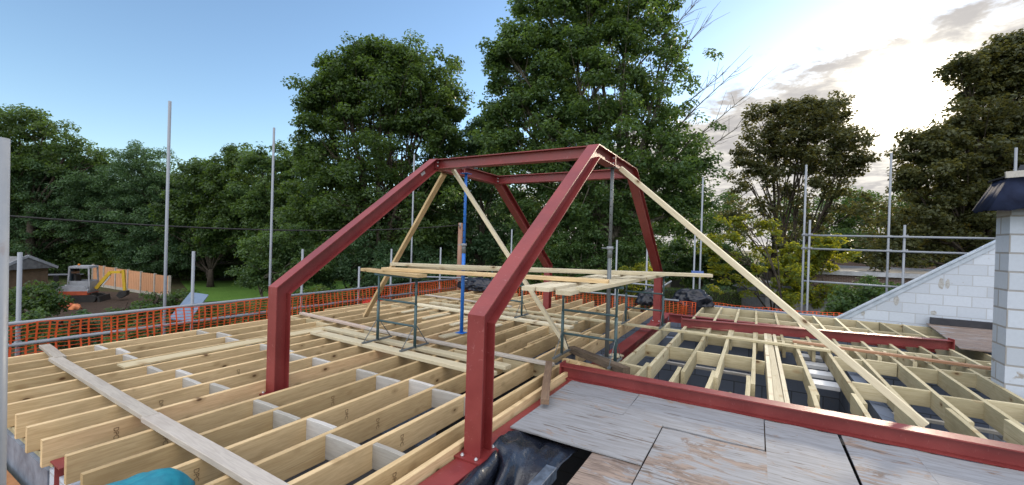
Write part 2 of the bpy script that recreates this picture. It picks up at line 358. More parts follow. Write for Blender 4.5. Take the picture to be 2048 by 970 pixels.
def m_tarmac():
    t = NT('driveway_tarmac'); v = t.coords((1, 1, 1), False); n = t.noise(v, 3, 6, 0.6)
    t.principled(t.mix(n, (0.05, 0.05, 0.05), (0.10, 0.095, 0.09)), 0.9, spec=0.2); return t.m
patch('soil_patch', [gp(90, 640), gp(330, 612), gp(330, 590), gp(60, 575)], m_soil(), 0.02)
patch('lawn', [gp(395, 605), gp(760, 590), gp(760, 562), gp(360, 562)], m_lawn(), 0.03)
patch('driveway', [gp(1300, 640), gp(1950, 680), gp(2000, 580), gp(1300, 572)], m_tarmac(), 0.02)

# ------------------------------------------------------------------ the storey below: outer walls, partitions, floor
concrete = m_plain('concrete_floor', (0.07, 0.07, 0.075), (0.05, 0.05, 0.053), 0.85, 3)
tag(MB().box(-7.9, 6.0, 1.2, 12.6, GZ, GZ+0.1).build('floor_slab', concrete), kind='structure')
MEMB = m_plain('blue_grey_membrane', (0.22, 0.26, 0.33), (0.10, 0.12, 0.16), 0.5, 5, 0.3)
def wall(label, x0, x1, y0, y1, z0, z1, mat):
    o = MB().box(0, x1-x0, 0, y1-y0, 0, z1-z0).build('wall', mat, loc=(x0, y0, z0)); return tag(o, label, 'wall')
wall('low front wall wrapped in blue grey membrane under the joist ends', -8.05, -4.62, 1.05, 1.25, GZ, -0.26, MEMB)
timber('wall_plate', 'flat timber wall plate lying on the membrane wrapped front wall', 'wall plate', (-8.05, 1.15, -0.214), (-4.62, 1.15, -0.214), 0.15, 0.045, WOODG)
wall('white block pier carrying the red beam end beside the membrane wall', -4.615, -4.14, 1.06, 1.25, GZ, -0.24, AAC)
wall('long left outer wall below the mesh fence', -8.05, -7.85, 1.26, 11.5, GZ, -0.22, DBLOCK)
wall('far outer wall of grey blocks below the tarpaulins', -8.05, -1.6, 11.51, 11.71, GZ, -0.22, DBLOCK)
wall('far right outer wall of grey blocks seen between the joists', -1.59, 6.0, 12.62, 12.82, GZ, -0.005, DBLOCK)
wall('grey block partition under the middle of the left joists', -7.84, -2.1, 6.55, 6.75, GZ+0.1, -0.22, DBLOCK)
wall('blue grey block partition seen down between the right joists', -1.6, 6.0, 8.75, 8.9, GZ+0.1, -0.22, DBLOCK)
wall('dark block wall below the big red beam lying in front', -4.1, 6.0, 5.0, 5.15, GZ+0.1, -0.22, m_block('void_shade_blockwork', (0.03, 0.032, 0.036), (0.02, 0.02, 0.02)))  # near black block colour stands in for the shade inside the void
wall('cross partition of grey blocks under the right joists', 1.25, 1.4, 5.16, 8.74, GZ+0.1, -0.24, DBLOCK)
wall('cross partition of grey blocks beyond the stepped boards', 0.2, 0.35, 8.91, 12.6, GZ+0.1, -0.24, DBLOCK)
wall('hidden front wall of blocks below the plywood roof', -4.13, 6.0, 1.06, 1.25, GZ, -0.25, DBLOCK)
wall('right outer block wall below the plywood roof', 5.8, 6.0, 1.26, 12.6, GZ, -0.25, DBLOCK)
# roof void under the plywood and near parts of the building

# ------------------------------------------------------------------ steel frame
XA = (-4.568, -4.417); XB = (-1.913, -1.762); Y0, Y1, ZB, ZK, ZT, TT, DD = 2.672, 9.737, -0.072, 1.0206, 2.8595, 2.54, 0.165
def offset_poly(d):
    pts = [Vector((Y0, ZB)), Vector((Y0, ZK)), Vector((Y0+TT, ZT)), Vector((Y1-TT, ZT)), Vector((Y1, ZK)), Vector((Y1, ZB))]
    segs = []
    for a, b in zip(pts, pts[1:]):
        t = (b-a).normalized(); n = Vector((t.y, -t.x)); segs.append((a+n*d, t))
    out = [segs[0][0]]
    for (p, t), (q, u) in zip(segs, segs[1:]):
        den = t.x*u.y - t.y*u.x; k = ((q.x-p.x)*u.y - (q.y-p.y)*u.x)/den; out.append(p+t*k)
    out.append(Vector((Y1-d, ZB))); return out
frame = thing('steel_portal', 'red oxide steel roof frame of cranked columns standing over the timber joists', 'steel frame', ((XA[1]+XB[0])/2, (Y0+Y1)/2, ZB))
FO = frame.location.copy()
def fpart(mb, name, mat, parent=None):
    me = mb.mesh(name)
    o = link(name, me, mat, parent or frame)
    if parent is None: me.transform(Matrix.Translation(-FO))
    else: me.transform(Matrix.Translation(-FO))
    return o
TF, TW = 0.0115, 0.009
rings = [offset_poly(0), offset_poly(TF), offset_poly(DD-TF), offset_poly(DD)]
SEGN = ['column', 'rafter', 'collar_beam', 'rafter', 'column']
def bolt(mb, c, n, r=0.013, h=0.012):
    c = Vector(c); n = Vector(n).normalized()
    mb.tube([c, c+n*h], r, 6); mb.tube([c+n*h, c+n*(h+0.008)], r*0.55, 8)
    return mb
for X in (XA, XB):
    ZB = -0.14 if X is XA else -0.072; rings = [offset_poly(0), offset_poly(TF), offset_poly(DD-TF), offset_poly(DD)]
    cx = (X[0]+X[1])/2
    for i, nm in enumerate(SEGN):
        mb = MB()
        for k0, k1, xa, xb in ((0, 1, *X), (2, 3, *X), (1, 2, cx-TW/2, cx+TW/2)):
            q = [rings[k0][i], rings[k0][i+1], rings[k1][i+1], rings[k1][i]]
            mb.prism([(0, p.x, p.y) for p in q], (xa, 0, 0), (xb, 0, 0))
        part = fpart(mb, nm, PRIMER)
        if nm == 'column':
            yb = (Y0 + DD/2) if i == 0 else (Y1-DD/2)
            pl = fpart(MB().box(X[0]-0.045, X[1]+0.045, yb-0.15, yb+0.15, ZB, ZB+0.014), 'base_plate', PRIMER, part)
            for sx in (X[0]-0.0, X[1]+0.0):
                for sy in (-0.118, 0.118):
                    fpart(bolt(MB(), (sx+(0.012 if sx == X[0] else -0.012), yb+sy, ZB+0.0145), (0, 0, 1), 0.015), 'bolt', BOLT, pl)
        if nm == 'collar_beam':
            ym = (Y0+Y1)/2 - 0.25
            pl = fpart(MB().box(X[0]+0.002, X[1]-0.002, ym-0.014, ym+0.014, ZT-DD+TF, ZT-TF), 'splice_plate', PRIMER, part)
            for sx in (X[0]+0.03, X[1]-0.03):
                for sz in (0.045, 0.12): fpart(bolt(MB(), (sx, ym-0.0145, ZT-sz), (0, -1, 0)), 'bolt', BOLT, pl)
        if nm == 'rafter' and i == 1 and X is XA:
            a = Vector((0, Y0+TT, ZT)); dr = (Vector((0, Y0, ZK))-a).normalized(); nn = Vector((0, -dr.z, dr.y))
            if nn.z > 0: nn = -nn
            c = a+dr*0.35+nn*0.08; q = [c+dr*0.05+nn*0.022, c+dr*0.05-nn*0.022, c-dr*0.05-nn*0.022, c-dr*0.05+nn*0.022]
            fpart(MB().prism(q, (cx+TW/2+0.0005, 0, 0), (cx+TW/2+0.003, 0, 0)), 'maker_plate', STEELTAG, part)
        # knee stiffener plates
        if nm == 'rafter':
            pass
for yy, lab in ((Y0+TT+0.085, 0), (Y1-TT-0.085, 1)):
    mb = MB(); xa, xb = (XA[0]+XA[1])/2+0.045, (XB[0]+XB[1])/2-0.045; h = 0.152; zt = ZT-0.006
    mb.box(xa, xb, yy-0.076, yy+0.076, zt-TF, zt); mb.box(xa, xb, yy-0.076, yy+0.076, zt-h, zt-h+TF); mb.box(xa, xb, yy-TW/2, yy+TW/2, zt-h+TF, zt-TF)
    tb = fpart(mb, 'tie_beam', PRIMER)
    for xe, sgn in ((xa, -1), (xb, 1)):
        fp = fpart(MB().box(min(xe, xe+sgn*0.035), max(xe, xe+sgn*0.035), yy-0.07, yy+0.07, zt-h+TF+0.002, zt-TF-0.002), 'end_plate', PRIMER, tb)
        for dz in (0.048, 0.105): 
            for dy in (-0.04, 0.04): fpart(bolt(MB(), (xe-sgn*0.001, yy+dy, zt-dz), (-sgn, 0, 0), 0.013, 0.02), 'bolt', BOLT, fp)

# ------------------------------------------------------------------ loose and built-in steel beams
def hbeam(name, label, p, q, w, h, tf=0.012, tw=0.009, endplate=()):       # p, q: centre of the top flange
    p = Vector(p); q = Vector(q); L = (q-p).length
    root = thing(name, label, 'steel beam', p, rot=(0, 0, math.atan2(-(q-p).x, (q-p).y)))
    mb = MB(); mb.box(-w/2, w/2, 0, L, -tf, 0); mb.box(-w/2, w/2, 0, L, -h, -h+tf); mb.box(-tw/2, tw/2, 0, L, -h+tf, -tf)
    mb.build('body', PRIMER, root)
    for e in endplate:
        y = 0 if e == 0 else L; s = -1 if e == 0 else 1
        ep = MB().box(-w/2-0.01, w/2+0.01, min(y, y+s*0.014), max(y, y+s*0.014), -h-0.004, 0.03).build('end_plate', PRIMER, root)
    return root
hbeam('floor_beam', 'red floor beam running beneath the right hand frame columns', (-1.84, 0.6, -0.0735), (-1.84, 11.05, -0.0735), 0.2, 0.2)
hbeam('floor_beam', 'red floor beam sunk between joists below the left hand frame columns', (-4.40, 1.035, -0.1415), (-4.40, 11.2, -0.1415), 0.2, 0.2)
hbeam('steel_beam', 'long red beam lying along the plywood roof in the foreground', (-2.03, 4.893, 0.083), (4.3, 4.93, 0.083), 0.152, 0.155, endplate=(0,))
hbeam('steel_beam', 'red beam laid loose and slanting across the far right joists', (-1.24, 9.04, 0.140), (2.88, 9.88, 0.140), 0.14, 0.158, endplate=(0, 1))
hbeam('floor_beam', 'red trimmer beam set level with joists behind the slanting loose beam', (-1.72, 10.45, -0.004), (3.0, 10.47, -0.004), 0.15, 0.18)
# stiffener clip on the foreground beam
# ------------------------------------------------------------------ joists
def joist(label, x0, y0, y1, mat=WOOD, group='joists', z=0.0, h=0.205):
    z += rnd.uniform(-0.004, 0.003); xc = x0+0.0235+rnd.uniform(-0.006, 0.006)
    return timber('joist', label, 'joist', (xc, y0, z), (xc+rnd.uniform(-0.012, 0.012), y1, z+rnd.uniform(-0.003, 0.003)), 0.047, h, mat, group)
near_x = [-7.83, -7.43, -7.0, -6.6, -6.197, -5.79, -5.416, -5.006, -4.626, -4.18, -3.785, -3.39, -2.99, -2.575, -2.205, -2.005]
JN = []
for i, x in enumerate(near_x):
    y1 = 7.35+rnd.uniform(-0.1, 0.12)
    if i >= 14: y1 = 5.4
    JN.append(joist('%s joist from the left mesh fence in the nearer left bay' % ORD[i+1], x, (1.03 if i else 1.1)-(0.02 if i % 3 else 0), y1, WOOD, 'joists of the nearer left bay'))
far_x = [-8.03, -7.5, -7.06, -6.66, -6.25, -5.85, -5.475, -5.06, -4.685, -4.235, -3.845, -3.45, -3.05, -2.64, -2.27]
for i, x in enumerate(far_x):
    joist('%s joist from the left mesh fence in the farther left bay' % ORD[i+1], x, 5.95+rnd.uniform(-0.08, 0.2), 11.3+rnd.uniform(-0.12, 0.12) + (0.2 if i == 0 else 0), WOOD, 'joists of the farther left bay')
right_x = [-1.55, -1.19, -0.79, -0.41, -0.005, 0.61, 1.014, 1.40, 1.80, 2.20, 2.60, 3.0]
for i, x in enumerate(right_x):
    y0 = 5.72+rnd.uniform(-0.04, 0.05) if i else 5.75
    y1 = 9.25 if x < 0.5 else 8.95
    joist('%s joist rightwards from the red floor beam in the nearer right bay' % ORD[i+1], x, y0, y1, WOODG, 'joists of the nearer right bay')
    if 1 <= i:
        s0 = 4.99; o = joist('short joist stub lapped on the front of the %s joist of the nearer right bay' % ORD[i+1], x-0.052, s0, 6.0+rnd.uniform(-0.08, 0.1), WOODG, 'joist stubs behind the foreground beam')
for k in range(4):
    joist('%s of four joists bolted tightly side by side in the right bay' % ['leftmost', 'second', 'third', 'rightmost'][k], 0.157+0.0485*k, 5.08, 9.3, WOODW, 'four joists fixed together')
back_x = [-1.17, -0.745, -0.35, 0.045, 0.449, 0.85, 1.248, 1.66, 2.06, 2.46, 2.86, 3.27]
for i, x in enumerate(back_x):
    joist('%s joist from the left in the farther right bay beyond the slanting beam' % ORD[i+1], x-0.02, 8.35, 12.5, WOODG, 'joists of the farther right bay')
# noggings: short pieces between neighbouring joists
def nog(label, xa, xb, y, mat, group, h=0.19, z=-0.004):
    return timber('nogging', label, 'nogging', (xa, y, z+rnd.uniform(-0.004, 0.002)), (xb, y+rnd.uniform(-0.01, 0.01), z+rnd.uniform(-0.004, 0.002)), 0.045, h, mat, group)
def nogrow(xs, y, mat, text, group, skip=(), jit=0.05):
    for i, (a, b) in enumerate(zip(xs, xs[1:])):
        if i in skip or b-a < 0.12: continue
        nog('nogging, %s and %s joists, %s' % (ORD[i+1], ORD[i+2], text), a+0.049, b-0.002, y+rnd.uniform(-jit, jit)*1.0 + (0.05 if i % 2 else -0.05)*(jit > 0), mat, group)
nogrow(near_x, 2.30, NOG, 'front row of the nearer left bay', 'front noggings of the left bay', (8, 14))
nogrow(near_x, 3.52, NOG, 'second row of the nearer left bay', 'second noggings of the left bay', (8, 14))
nogrow(near_x, 5.02, NOGY, 'third row of the nearer left bay under the planks', 'third noggings of the left bay', (8, 3, 14))
nogrow(far_x, 7.22, NOGY, 'nearest row of the farther left bay', 'nearest noggings of the farther left bay', (9, 2, 5), 0.03)
nogrow(far_x, 8.66, NOGY, 'middle row of the farther left bay', 'middle noggings of the farther left bay', (9,), 0.03)
nogrow(far_x, 10.12, NOGY, 'back row of the farther left bay', 'back noggings of the farther left bay', (9,), 0.03)
four = right_x[:5]+[0.157]
nogrow(four, 7.06, WOODG, 'nearest row of the nearer right bay', 'nearest noggings of the right bay', (), 0.02)
nogrow(four, 8.62, WOODG, 'back row of the nearer right bay', 'back noggings of the right bay', (0,), 0.03)
nog('nogging closing the gap right of the four fixed joists, nearest row', 0.352, 0.608, 7.0, WOODG, None); nog('nogging closing the gap right of the four fixed joists, back row', 0.352, 0.608, 8.78, WOODG, None)
rr = right_x[6:]
nogrow(rr, 6.66, WOODG, 'near row counted from the long brace foot', 'near noggings at the chimney side', (), 0.02)
nogrow(rr, 8.02, WOODG, 'back row counted from the long brace foot', 'back noggings at the chimney side', (), 0.02)
bb = [x-0.02 for x in back_x]
nogrow(bb, 9.12, WOODG, 'front row of the farther right bay', 'front noggings of the farther right bay', (), 0.03)
nogrow(bb, 11.15, WOODG, 'middle row of the farther right bay', 'middle noggings of the farther right bay', (), 0.02)
nogrow(bb, 12.42, WOODG, 'last row of the farther right bay', 'last noggings of the farther right bay', (), 0.0)
# inked stamps on the joist sides
INK = m_plain('brown_ink', (0.16, 0.095, 0.045), (0.24, 0.16, 0.08), 0.8, 30)
def stamp(o, y, txt, size=0.05, z=-0.1):
    cu = bpy.data.curves.new('stamp', 'FONT'); cu.body = txt; cu.size = size; cu.extrude = 0.0004; cu.align_x = 'CENTER'; cu.align_y = 'CENTER'
    tmp = bpy.data.objects.new('tmp', cu); me = bpy.data.meshes.new_from_object(tmp); bpy.data.objects.remove(tmp); bpy.data.curves.remove(cu)
    # reads downwards on the +X face
    me.transform(Matrix(((0, 0, 1, 0.0268), (0, 1, 0, y), (-1, 0, 0, z), (0, 0, 0, 1))))
    s = link('grade_stamp', me, INK, o)
for i, ys in {9: (1.6,), 10: (1.7, 2.9), 11: (1.5, 2.75), 12: (2.75,), 13: (1.5, 2.65), 14: (2.2,), 15: (2.7,), 8: (1.45,), 7: (1.9,), 6: (2.8,)}.items():
    for y in ys: stamp(JN[i], y-1.03, 'DPC')

# ------------------------------------------------------------------ planks and boards on the joists
timber('scaffold_plank', 'long grey weathered plank running across the near left joists', 'plank', (-7.22, 1.68, 0.047), (-4.33, 1.585, 0.052), 0.105, 0.042, PLANK, 'grey planks across the near joists')
timber('scaffold_plank', 'grey weathered plank continuing the line towards the teal sack', 'plank', (-4.36, 1.585, 0.05), (-1.95, 1.53, 0.05), 0.125, 0.045, PLANK, 'grey planks across the near joists')
timber('scaffold_plank', 'short grey plank end poking out towards the left fence', 'plank', (-8.05, 1.775, 0.052), (-7.15, 1.71, 0.052), 0.10, 0.04, PLANK, 'grey planks across the near joists')
timber('flat_board', 'pale board laid flat along the joists left of the front red column', 'board', (-6.31, 2.0, 0.023), (-6.31, 4.7, 0.023), 0.22, 0.021, NOGY)
timber('timber_lath', 'thin pinkish batten across the joists behind the left red column', 'batten', (-7.78, 5.22, 0.05), (-5.7, 5.05, 0.05), 0.09, 0.038, m_wood('pinkish_batten', (0.60, 0.50, 0.46), (0.5, 0.41, 0.38), (0.45, 0.36, 0.3), 0.4, False))
timber('timber_lath', 'long grey batten continuing past the trestle to the red beam end', 'batten', (-5.74, 5.05, 0.045), (-2.2, 4.97, 0.045), 0.09, 0.035, PLANK)
timber('scaffold_board', 'pale wet board under the feet of the left trestle, farther one', 'board', (-6.28, 4.66, 0.047), (-2.62, 4.55, 0.047), 0.145, 0.044, WOODW, 'boards under the left trestle')
timber('scaffold_board', 'pale wet board under the feet of the left trestle, nearer one', 'board', (-6.13, 4.36, 0.047), (-2.62, 4.20, 0.047), 0.165, 0.044, WOODW, 'boards under the left trestle')
timber('scaffold_board', 'pale board under the far trestle, nearer of two', 'board', (-6.9, 7.56, 0.047), (-2.9, 7.34, 0.047), 0.18, 0.044, WOODW, 'boards under the far trestle')
timber('scaffold_board', 'pale board under the far trestle, farther of two', 'board', (-6.8, 7.98, 0.047), (-3.0, 7.83, 0.047), 0.17, 0.044, WOODW, 'boards under the far trestle')
timber('timber_lath', 'thin batten lying far back behind the blue prop', 'batten', (-7.85, 8.97, 0.04), (-5.0, 8.74, 0.04), 0.08, 0.03, PLANK)
timber('timber_lath', 'long thin batten laid across both bays behind the dark prop', 'batten', (-4.9, 8.42, 0.04), (1.05, 8.26, 0.04), 0.12, 0.036, WOODG)
timber('timber_lath', 'red edged batten across the joists ending at the chimney', 'batten', (0.57, 8.47, 0.078), (3.0, 8.36, 0.05), 0.09, 0.036, REDW)
timber('old_timber', 'dark rough old timber lying beside the right trestle feet', 'timber', (-2.28, 5.78, 0.09), (-1.31, 5.13, 0.11), 0.11, 0.085, OLDW)
timber('old_timber', 'short dark brown timber bridging from joists to the plywood edge', 'timber', (-2.285, 5.02, 0.05), (-1.76, 3.79, 0.045), 0.085, 0.05, m_wood('brown_old_batten', (0.24, 0.16, 0.11), (0.15, 0.1, 0.075), (0.3, 0.24, 0.2), 0.5, False))
for i, (xa, xb, y) in enumerate(((-6.5, -5.9, 6.6), (-5.7, -5.2, 6.35), (-4.9, -4.5, 6.2), (-4.25, -3.9, 6.05))):
    timber('timber_offcut', 'small pale offcut lying on the lapped joists, %s from the left' % ORD[i+1], 'offcut', (xa+0.1, y, 0.03), (xa+0.1+0.03, y+0.75, 0.03), 0.1, 0.025, WOODW, 'offcuts on the lapped joists')
timber('timber_offcut', 'flat pale board below the foot plate of the blue prop', 'offcut', (-4.33, 5.35, 0.028), (-4.20, 6.4, 0.028), 0.16, 0.025, WOODW)
timber('timber_offcut', 'trimmer piece across the floor beam by the dark prop foot', 'offcut', (-1.75, 5.72, 0.004), (-1.24, 5.66, 0.0), 0.06, 0.15, WOODG)
timber('timber_offcut', 'squared timber lying between the dark old timber and red beam end', 'offcut', (-2.25, 5.42, 0.004), (-1.45, 5.28, 0.004), 0.07, 0.08, WOOD)
timber('timber_offcut', 'flat board under the dark prop on the red floor beam', 'offcut', (-1.96, 5.75, -0.045), (-1.72, 6.3, -0.045), 0.16, 0.025, WOODW)
WHITE = m_plain('white_lining_board', (0.62, 0.64, 0.68), (0.5, 0.52, 0.55), 0.6, 4)
for k in range(4):
    y = 7.0+k*0.55; z = -0.26
    tag(MB().box(0, 0.348, 0, 0.26, 0, 0.05).build('step_board', WHITE, loc=(0.663, y, z)), '%s pale step board between the joists beside the four fixed joists' % ['nearest', 'second nearest', 'third', 'farthest'][k], 'step', 'pale step boards below the joists')
for k, (xa, xb, y, z) in enumerate(((-1.5, -0.02, 7.75, -0.42), (-1.5, 0.15, 8.2, -0.45), (-1.1, 0.15, 6.45, -0.6), (1.45, 3.0, 7.3, -0.5), (0.36, 1.24, 6.3, -0.75))):
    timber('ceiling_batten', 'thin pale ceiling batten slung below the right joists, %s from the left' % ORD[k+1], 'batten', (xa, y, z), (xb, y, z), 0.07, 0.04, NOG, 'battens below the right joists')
WOOL = m_plain('mineral_wool', (0.42, 0.37, 0.16), (0.25, 0.23, 0.11), 0.95, 30, 1.0)
def lump(name, label, cat, loc, sx, sy, sz, mat, seed, amp=0.35, group=None, sub=3, freq=2.0, flat=True):
    b = bmesh.new(); bmesh.ops.create_icosphere(b, subdivisions=sub, radius=1); r = random.Random(seed)
    from mathutils import noise as mn
    off = Vector((r.uniform(0, 90), r.uniform(0, 90), r.uniform(0, 90)))
    for v in b.verts:
        k = 1 + amp*mn.noise(v.co*freq+off) + amp*0.6*abs(mn.noise(v.co*freq*2.3+off))
        v.co = Vector((v.co.x*sx*k, v.co.y*sy*k, (v.co.z*k if v.co.z > -0.35 else -0.35)*sz))
    me = bpy.data.meshes.new(name); b.to_mesh(me); b.free(); me.polygons.foreach_set('use_smooth', [True]*len(me.polygons))
    return tag(link(name, me, mat, loc=loc), label, cat, group)
for k, (x, y) in enumerate(((-0.98, 5.35), (-0.6, 5.33), (-0.2, 5.36))):
    lump('insulation_tuft', 'yellow mineral wool tuft behind the foreground beam, %s from the left' % ORD[k+1], 'insulation', (x, y, -0.13), 0.16, 0.13, 0.07, WOOL, 20+k, 0.6, 'mineral wool tufts', 3, 3)

# ------------------------------------------------------------------ plywood flat roof in the foreground
ZP = -0.062
for (lab, x0, x1, y0, y1, dz, mat, rz) in (
    ('narrow grey plywood sheet at the left end of the foreground beam', -1.875, -1.075, 4.128, 4.80, 0.0, PLY, 0.0),
    ('pale plywood sheet along the beam right of the narrow sheet', -1.069, 0.108, 4.07, 4.79, 0.004, PLY, 0.0),
    ('large grey plywood sheet with worn edge beside the black plastic', -1.84, -0.70, 3.26, 4.09, 0.014, PLY, 0.0),
    ('big peeling plywood sheet with brown bare blotches in the middle', -0.695, 0.115, 1.6, 4.045, 0.0, PLYB, 0.0),
    ('grey plywood sheet right of the peeling middle sheet', 0.121, 0.684, 1.4, 4.79, 0.0, PLY, 0.0),
    ('streaky worn plywood sheet second from the right edge', 0.69, 1.19, 1.4, 4.79, 0.0, PLYB, 0.0),
    ('smooth bluish plywood sheet at the right edge of the picture', 1.197, 2.41, 1.4, 4.79, 0.002, PLY, 0.0),
    ('brown bare plywood piece below the large grey sheet', -1.08, -0.70, 1.6, 3.30, -0.006, PLYBROWN, 0.0)):
    r2 = random.Random(lab); dj = lambda: r2.uniform(-0.008, 0.008)
    mb = MB(); w, d = x1-x0, y1-y0
    nx = 8; tops = []
    for i in range(nx+1):
        for j in range(nx+1):
            tops.append((w*i/nx, d*j/nx, 0.012 + 0.004*math.sin(i*1.1+x0*5)*math.sin(j*0.9+y0*3)))
    bots = [(x, y, z-0.012) for x, y, z in tops]; K = len(tops); idx = lambda i, j: i*(nx+1)+j; fs = []
    for i in range(nx):
        for j in range(nx):
            fs.append((idx(i, j), idx(i+1, j), idx(i+1, j+1), idx(i, j+1))); fs.append((K+idx(i, j+1), K+idx(i+1, j+1), K+idx(i+1, j), K+idx(i, j)))
    for i in range(nx):
        for a, b in ((idx(i, 0), idx(i+1, 0)), (idx(i+1, nx), idx(i, nx)), (idx(0, i+1), idx(0, i)), (idx(nx, i), idx(nx, i+1))): fs.append((a, K+a, K+b, b))
    mb.add(tops+bots, fs)
    o = mb.build('plywood_sheet', mat, loc=(x0, y0, ZP-0.012+dz), rot=(0, 0, r2.uniform(-0.006, 0.006))); tag(o, lab, 'plywood sheet')
for k, x in enumerate((-0.9, -0.4, 0.1, 0.6, 1.1, 1.6, 2.1)):
    timber('roof_joist', 'old joist under the plywood roof sheets, %s from the void' % ORD[k+1], 'joist', (x, 1.4, ZP-0.03), (x, 4.75, ZP-0.03), 0.05, 0.15, OLDW, 'old joists under the plywood')
# black plastic in the void, draped by hand over a grey bar
def drape(name, label, grid, mat, sub=2, disp=0.02, seed=0, thick=0.002):
    ny = len(grid); nx = len(grid[0]); mb = MB()
    mb.add([p for row in grid for p in row], [(i*nx+j, i*nx+j+1, (i+1)*nx+j+1, (i+1)*nx+j) for i in range(ny-1) for j in range(nx-1)], True)
    me = mb.mesh(name); b = bmesh.new(); b.from_mesh(me); bmesh.ops.subdivide_edges(b, edges=b.edges, cuts=5, use_grid_fill=True, smooth=0.6)
    from mathutils import noise as mn
    for v in b.verts:
        p = v.co*1.0; q = Vector((p.x*5.0+p.y*1.2, p.y*1.6-p.x*1.3, seed))
        f = abs(mn.noise(q*1.6))*1.0 + 0.25*abs(mn.noise(q*3.3)) ; v.co.z += disp*(0.6-f)*2; v.co.x += disp*mn.noise(q*2.2+Vector((5, 5, 5)))
    b.to_mesh(me); b.free(); me.polygons.foreach_set('use_smooth', [True]*len(me.polygons))
    o = link(name, me, mat); sd = o.modifiers.new('thick', 'SOLIDIFY'); sd.thickness = thick
    return tag(o, label, 'plastic sheet')
drape('plastic_sheet', 'crumpled black plastic sheet tucked under the large plywood sheet', [
    [(-1.72, 3.36, -0.12), (-1.64, 3.36, -0.125), (-1.52, 3.36, -0.13), (-1.36, 3.36, -0.13), (-1.22, 3.36, -0.14)],
    [(-1.80, 3.17, -0.062), (-1.68, 3.15, -0.085), (-1.52, 3.15, -0.10), (-1.37, 3.14, -0.11), (-1.24, 3.16, -0.12)],
    [(-1.79, 2.90, -0.062), (-1.63, 2.95, -0.062), (-1.50, 2.90, -0.14), (-1.38, 2.93, -0.13), (-1.26, 2.96, -0.15)],
    [(-1.66, 2.72, -0.24), (-1.56, 2.74, -0.10), (-1.47, 2.68, -0.26), (-1.38, 2.72, -0.22), (-1.29, 2.74, -0.24)],
    [(-1.62, 2.45, -0.36), (-1.53, 2.48, -0.2), (-1.44, 2.46, -0.38), (-1.37, 2.45, -0.34), (-1.31, 2.45, -0.36)]], POLY, disp=0.024, seed=3)
drape('plastic_sheet', 'dark plastic sheet folded up beside the near red floor beam', [
    [(-1.745, 2.78, -0.20), (-1.70, 2.80, -0.04), (-1.64, 2.76, -0.22)],
    [(-1.745, 2.55, -0.20), (-1.69, 2.58, -0.05), (-1.60, 2.56, -0.24)],
    [(-1.735, 2.2, -0.22), (-1.66, 2.25, -0.07), (-1.56, 2.2, -0.26)]], POLY, disp=0.02, seed=8)
timber('wrapped_bar', 'blue grey wrapped bar in the black plastic beside the void', 'bar', (-1.265, 1.7, -0.062), (-1.265, 2.885, -0.062), 0.085, 0.085, m_plain('blue_grey_paint', (0.10, 0.13, 0.18), (0.04, 0.055, 0.08), 0.5, 20, 0.2))
timber('old_timber', 'pale timber edge glimpsed under the plastic beside the red column', 'timber', (-1.69, 1.6, -0.17), (-1.69, 3.2, -0.17), 0.05, 0.1, WOODW)

# ------------------------------------------------------------------ props, braces and trestles
def prop(label, x, y, z0, z1, zc, mat_low, mat_up, r=0.03):
    t = thing('steel_prop', label, 'prop', (x, y, z0))
    MB().box(-0.075, 0.075, -0.075, 0.075, 0, 0.006).build('foot_plate', mat_low, t)
    MB().tube([(0, 0, 0.006), (0, 0, zc-z0)], r, 14).build('outer_tube', mat_low, t)
    c = MB(); c.tube([(0, 0, zc-z0-0.16), (0, 0, zc-z0-0.002)], r+0.004, 14); c.build('thread', GALVD, t)
    n = MB(); n.tube([(0, 0, zc-z0-0.04), (0, 0, zc-z0+0.005)], r+0.016, 14); n.bar((-0.12, 0, zc-z0-0.02), (0.05, 0.0, zc-z0-0.02), 0.012, 0.012); n.build('collar_nut', GALV, t)
    u = MB(); u.tube([(0, 0, zc-z0), (0, 0, z1-z0-0.007)], r*0.8, 14); u.build('inner_tube', mat_up, t)
    h = MB()
    for k in range(7): h.tube([(0, -r*0.8-0.001, zc-z0+0.1+0.12*k), (0, -r*0.8+0.002, zc-z0+0.1+0.12*k)], 0.009, 8)
    h.build('pin_hole', m_plain('dark_hole', (0.01, 0.01, 0.01)) if 'dark_hole' not in bpy.data.materials else bpy.data.materials['dark_hole'], t)['kind'] = 'stuff'
    MB().box(-0.07, 0.07, -0.07, 0.07, z1-z0-0.006, z1-z0).build('head_plate', mat_up, t)
    return t
prop('bright blue adjustable steel prop under the left collar beam', -4.23-0.0, 5.74, 0.029, ZT-DD-0.002, 1.52, BLUE, BLUE)
prop('dark grey adjustable steel prop under the right collar beam', -1.83, 6.02, -0.044, ZT-DD-0.002, 1.55, GALVD, GALVD)
def brace(label, p, q, w, h, mat, notch=False):
    return timber('timber_brace', label, 'brace', p, q, w, h, mat)
brace('yellow timber brace leaning left from the left collar beam', (-6.78, 5.92, 0.0), (-4.56, 5.55, 2.69), 0.095, 0.047, WOOD)
brace('pale notched timber brace leaning right from the left collar beam', (-2.33, 5.86, 0.02), (-4.33, 5.45, 2.82), 0.10, 0.047, WOODW)
brace('long thin pale timber brace slanting down to the foreground beam', (1.40, 5.22, 0.06), (-1.72, 6.12, 2.72), 0.047, 0.068, WOODW)
